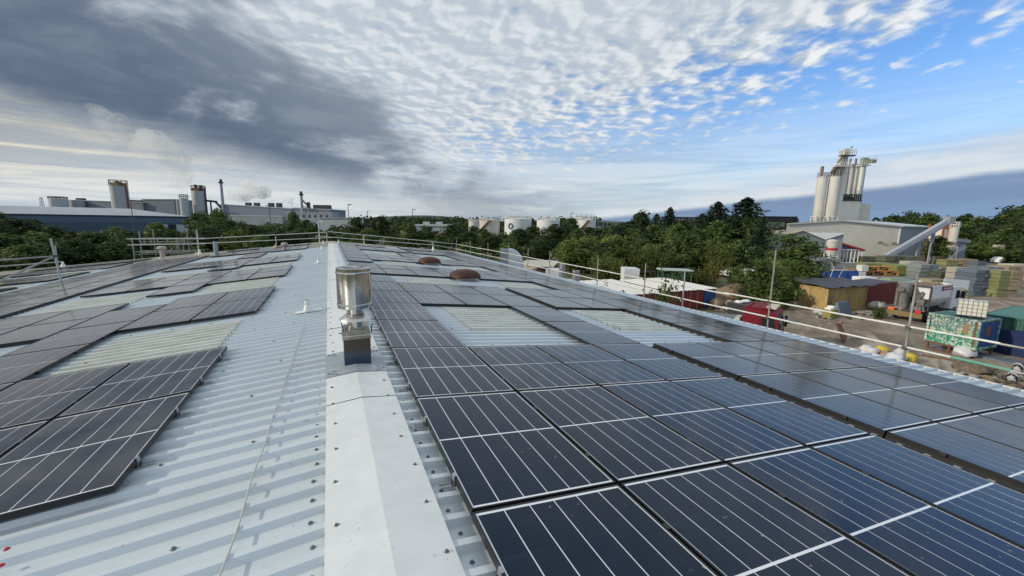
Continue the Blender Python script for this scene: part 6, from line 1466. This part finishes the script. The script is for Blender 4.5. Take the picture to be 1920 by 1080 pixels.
b = MB(); b.hexa([(-w_*.6,-1,zb-2),(w_*.6,-1,zb-2),(w_*.6,1,zb-2),(-w_*.6,1,zb-2)],[(-w_,-1.4,zb),(w_,-1.4,zb),(w_,1.4,zb),(-w_,1.4,zb)]); b.box(-w_,w_,-1.4,1.4,zb,zt-1); b.build('body', cream, ob)
b = MB()
for x in (-w_,-w_*.1,w_): b.box(x-.16,x+.16,-1.6,-1.4,0,zt); b.box(x-.16,x+.16,1.4,1.6,0,zt)
b.box(-w_,w_,-1.62,-1.42,zt-.9,zt); b.build('frame', mat('orange_steel', (.36,.12,.05), .6, var=.2), ob)
D = 88; o, x0, x1, z0, z1 = block('plant_room', 'grey blue plant room right of the cement silo', 1802, 1820, 453, D, 4, mat('plant_blue', (.20,.25,.32), .5, var=.08), None, 456)
b = MB(); b.bar((x0-2.2,-.6,1.5),(x0+1.0,-.6,hz(1805,462,D)),.8,.6); b.build('screw_conveyor', lgrey, o)
for px, lab in ((1867,'left pale concrete post under the hill trees'),(1875,'right pale concrete post under the hill trees')):
    p = at(px, 470, 92); b = MB(); b.box(-.45,.45,-.4,.4,0,hz(px,459,92)); q = b.build('concrete_pillar', pale_m); q.location=(p.x,p.y,GZ); q.rotation_euler=(0,0,-YAW); tag(q, lab, 'pillar', 'pale pillars at the wood edge')
vehicle(1879, 90, R(-20), 'white car parked at the edge of the wood on the right', False)
# ---- tall silo cluster
D = 118; sg = 'tall silos above the cream shed'
def tsilo(px, pxt, wp, pt, D, label, filt=False):
    o = fthing('tall_silo', label, 'silo', px, D, sg); r = wpx(wp, D)/2*cosx(px); h = hz(pxt, pt, D); hb = hz(px, 407, D)
    b = MB(); b.lathe([(r*.3,hb-2.5),(r,hb),(r,h-.6),(r*.96,h-.2),(r*.4,h+.5),(.0001,h+.6)], 26); b.build('shell', conc, o)
    b = MB()
    for sx in (-1,1):
        for sy in (-1,1): b.box(sx*r*.85-.16,sx*r*.85+.16,sy*r*.8-.16,sy*r*.8+.16,0,hb+.3)
    b.lathe([(r*1.01,hb-.1),(r*1.05,hb),(r*1.01,hb+.15)],26); b.build('leg', M['dirty_white'], o)
    b = MB(); n = 12
    for i in range(n): t, t2 = 6.283*i/n, 6.283*(i+1)/n; b.tube((r*math.cos(t),r*math.sin(t),h-.3),(r*math.cos(t),r*math.sin(t),h+1.3),.06,n=4); b.tube((r*math.cos(t),r*math.sin(t),h+1.2),(r*math.cos(t2),r*math.sin(t2),h+1.2),.06,n=4); b.tube((r*math.cos(t),r*math.sin(t),h+.6),(r*math.cos(t2),r*math.sin(t2),h+.6),.05,n=4)
    b.build('top_railing', M['galv'], o)
    if filt: b = MB(); b.tube((-r*.35,0,h),(-r*.35,0,h+3.0),r*.32,n=12); b.build('filter', mat('filter_brown', (.20,.14,.13), .7, var=.1), o)
    return o, r, h
tsilo(1532, 1540, 21, 334, 118, 'front left tall cream silo with a brown top filter', True)
o, r, h = tsilo(1555, 1562, 23, 332, 117, 'front right tall cream silo under the head tower')
b = MB(); b.lathe([(r*.85,h-.2),(r*.85,h+1.6),(r*.35,h+3.0),(.0001,h+3.1)],22); b.build('dome', mat('dome_olive', (.22,.21,.15), .6, var=.15), o)
tsilo(1543, 1549, 18, 333, 126, 'shaded tall silo behind the front pair')
tsilo(1566, 1574, 17, 331, 126, 'tall pale silo just right of the front pair')
tsilo(1571, 1584, 14, 320, 132, 'rear tall silo left of the brown filters')
tsilo(1581, 1595, 14, 318, 132, 'rear tall silo under the wide brown filter', True)
tsilo(1591, 1604, 14, 318, 132, 'rear tall silo under the slim brown filter', True)
tsilo(1599, 1611, 11, 319, 134, 'rearmost tall silo beside the bright elevator shaft')
D = 122
bl_ = fthing('silo_house', 'cream block below the rear silos with a dark open gallery on top', 'building', 1594, D)
x0, xm, x1 = lx(bl_,1567,D), lx(bl_,1600,D), lx(bl_,1622,D); zt = hz(1590,378,D); zt2 = hz(1610,383,D)
b = MB(); b.box(x0,xm,-1.5,8,0,zt); b.build('wall', cream, bl_); b = MB(); b.box(xm,x1,-1.2,8,0,zt2); b.build('annex', conc, bl_)
b = MB()
for k in range(9): x = x0+(xm-x0)*k/8; b.box(x-.14,x+.14,-1.6,-1.3,zt,zt+1.9)
b.box(x0,xm+.3,-1.7,-1.2,zt,zt+.35); b.box(x0,xm,-1.65,-1.4,zt+1.8,zt+2.0); b.box(x0+1.2,x0+2.4,-1.0,.5,zt,zt+1.6); b.box(x0+3,x0+3.9,-1,.5,zt,zt+1.2); b.build('gallery', mat('gallery_dark', (.045,.05,.055), .6), bl_)
D = 116; et = fthing('elevator_tower', 'pale elevator tower with a railed head platform over the front silos', 'tower', 1568, D)
xa, xb = lx(et,1568,D,300), lx(et,1574,D,300); zt = hz(1572,296,D); zb = 0
b = MB(); b.box(xa-.55,xa+.55,.5,1.6,zb,zt); b.box(xb-.5,xb+.7,.5,1.6,zb,zt); b.build('leg', M['dirty_white'], et)
b = MB()
for k in range(10): z = hz(1572,330,D)+(zt-hz(1572,330,D))*k/10; b.bar((xa,.4,z),(xb+.3,.4,z+.6),.12,.12)
b.build('lacing', M['galv'], et)
xp0, xp1 = lx(et,1563,D,300), lx(et,1588,D,300); zp = hz(1575,293.5,D)
b = MB(); b.box(xp0,xp1,-.3,1.1,zp-.3,zp); b.build('platform', mat('platform_dark', (.08,.08,.09), .6), et)
b = MB()
for k in range(8):
    x = xp0+(xp1-xp0)*k/7
    for y in (-.3,1.1): b.box(x-.06,x+.06,y-.06,y+.06,zp,zp+1.3)
for y in (-.3,1.1):
    for z in (.65,1.25): b.box(xp0,xp1,y-.05,y+.05,zp+z,zp+z+.1)
b.build('platform_railing', M['pale_tube'], et)
b = MB(); b.box(lx(et,1568,D,300),lx(et,1577,D,300),0,1.5,zp,zp+1.7); b.box(lx(et,1579,D,300)-.07,lx(et,1579,D,300)+.07,0,.14,zp,zp+hz(1579,281,D)-hz(1579,293.5,D)); b.box(lx(et,1579,D,300)-.3,lx(et,1579,D,300)+.3,-.2,.3,hz(1579,281,D),hz(1579,281,D)+.4); b.build('head_drive', M['dirty_white'], et)
z2 = hz(1560,313,D); b = MB(); b.box(lx(et,1552,D,300),lx(et,1578,D,300),-.8,.8,z2-.3,z2)
for k in range(8): x = lx(et,1552,D,300)+(lx(et,1578,D,300)-lx(et,1552,D,300))*k/7; b.box(x-.06,x+.06,-.85,-.75,z2,z2+1.2)
b.box(lx(et,1552,D,300),lx(et,1578,D,300),-.85,-.75,z2+1.1,z2+1.2); b.build('lower_platform', M['dirty_white'], et)
b = MB(); b.bar((lx(et,1566,D,300),0,zp-.3),(lx(et,1558,D,300),0,hz(1558,308,D)),.4,.4); b.bar((lx(et,1557,D,300),0,z2),(lx(et,1548,D,300),0,hz(1548,326,D)),.5,.5); b.build('spout', mat('spout_brown', (.16,.12,.11), .7), et)
D = 130; lt = fthing('elevator_shaft', 'bright slim elevator shaft with a head box, right of the rear silos', 'tower', 1613, D)
xa = lx(lt,1606,D,315); zt = hz(1616,312,D)
b = MB(); b.tube((xa-.3,0,0),(xa-.3,0,zt),.72,.72,14); b.build('leg', mat('bright_leg', (.56,.58,.58), .4, .2, var=.06), lt)
b = MB(); b.tube((xa+1.0,.6,0),(xa+1.0,.6,zt),.28,n=8); b.tube((xa-1.4,.6,0),(xa-1.4,.6,zt*.75),.2,n=8); b.build('pipe', M['galv'], lt)
b = MB(); b.box(xa-1.6,xa+1.2,-1.2,1.2,zt-.3,zt); 
for k in range(5): x = xa-1.6+2.8*k/4; b.box(x-.06,x+.06,-1.25,-1.15,zt,zt+1.2)
b.box(xa-1.6,xa+1.2,-1.25,-1.15,zt+1.1,zt+1.2); b.build('landing', M['dirty_white'], lt)
b = MB(); b.box(lx(lt,1606,D,315)-.9,lx(lt,1612,D,315),-.6,.6,zt+.2,hz(1616,299,D)); b.box(lx(lt,1611,D,315),lx(lt,1626,D,315),-.5,.5,hz(1626,308,D),hz(1626,302,D)); b.build('head_box', mat('head_olive', (.30,.32,.26), .6, var=.15), lt)
b = MB()
for k in range(6): x = lx(lt,1612,D,315)+(lx(lt,1626,D,315)-lx(lt,1612,D,315))*k/5; b.box(x-.06,x+.06,-1,-.9,hz(1626,302,D),hz(1626,299.5,D))
b.box(lx(lt,1625,D,315)-.05,lx(lt,1625,D,315)+.05,-.1,.1,hz(1626,300,D),hz(1633,294,D)); b.build('head_railing', M['pale_tube'], lt)['kind'] = 'stuff'
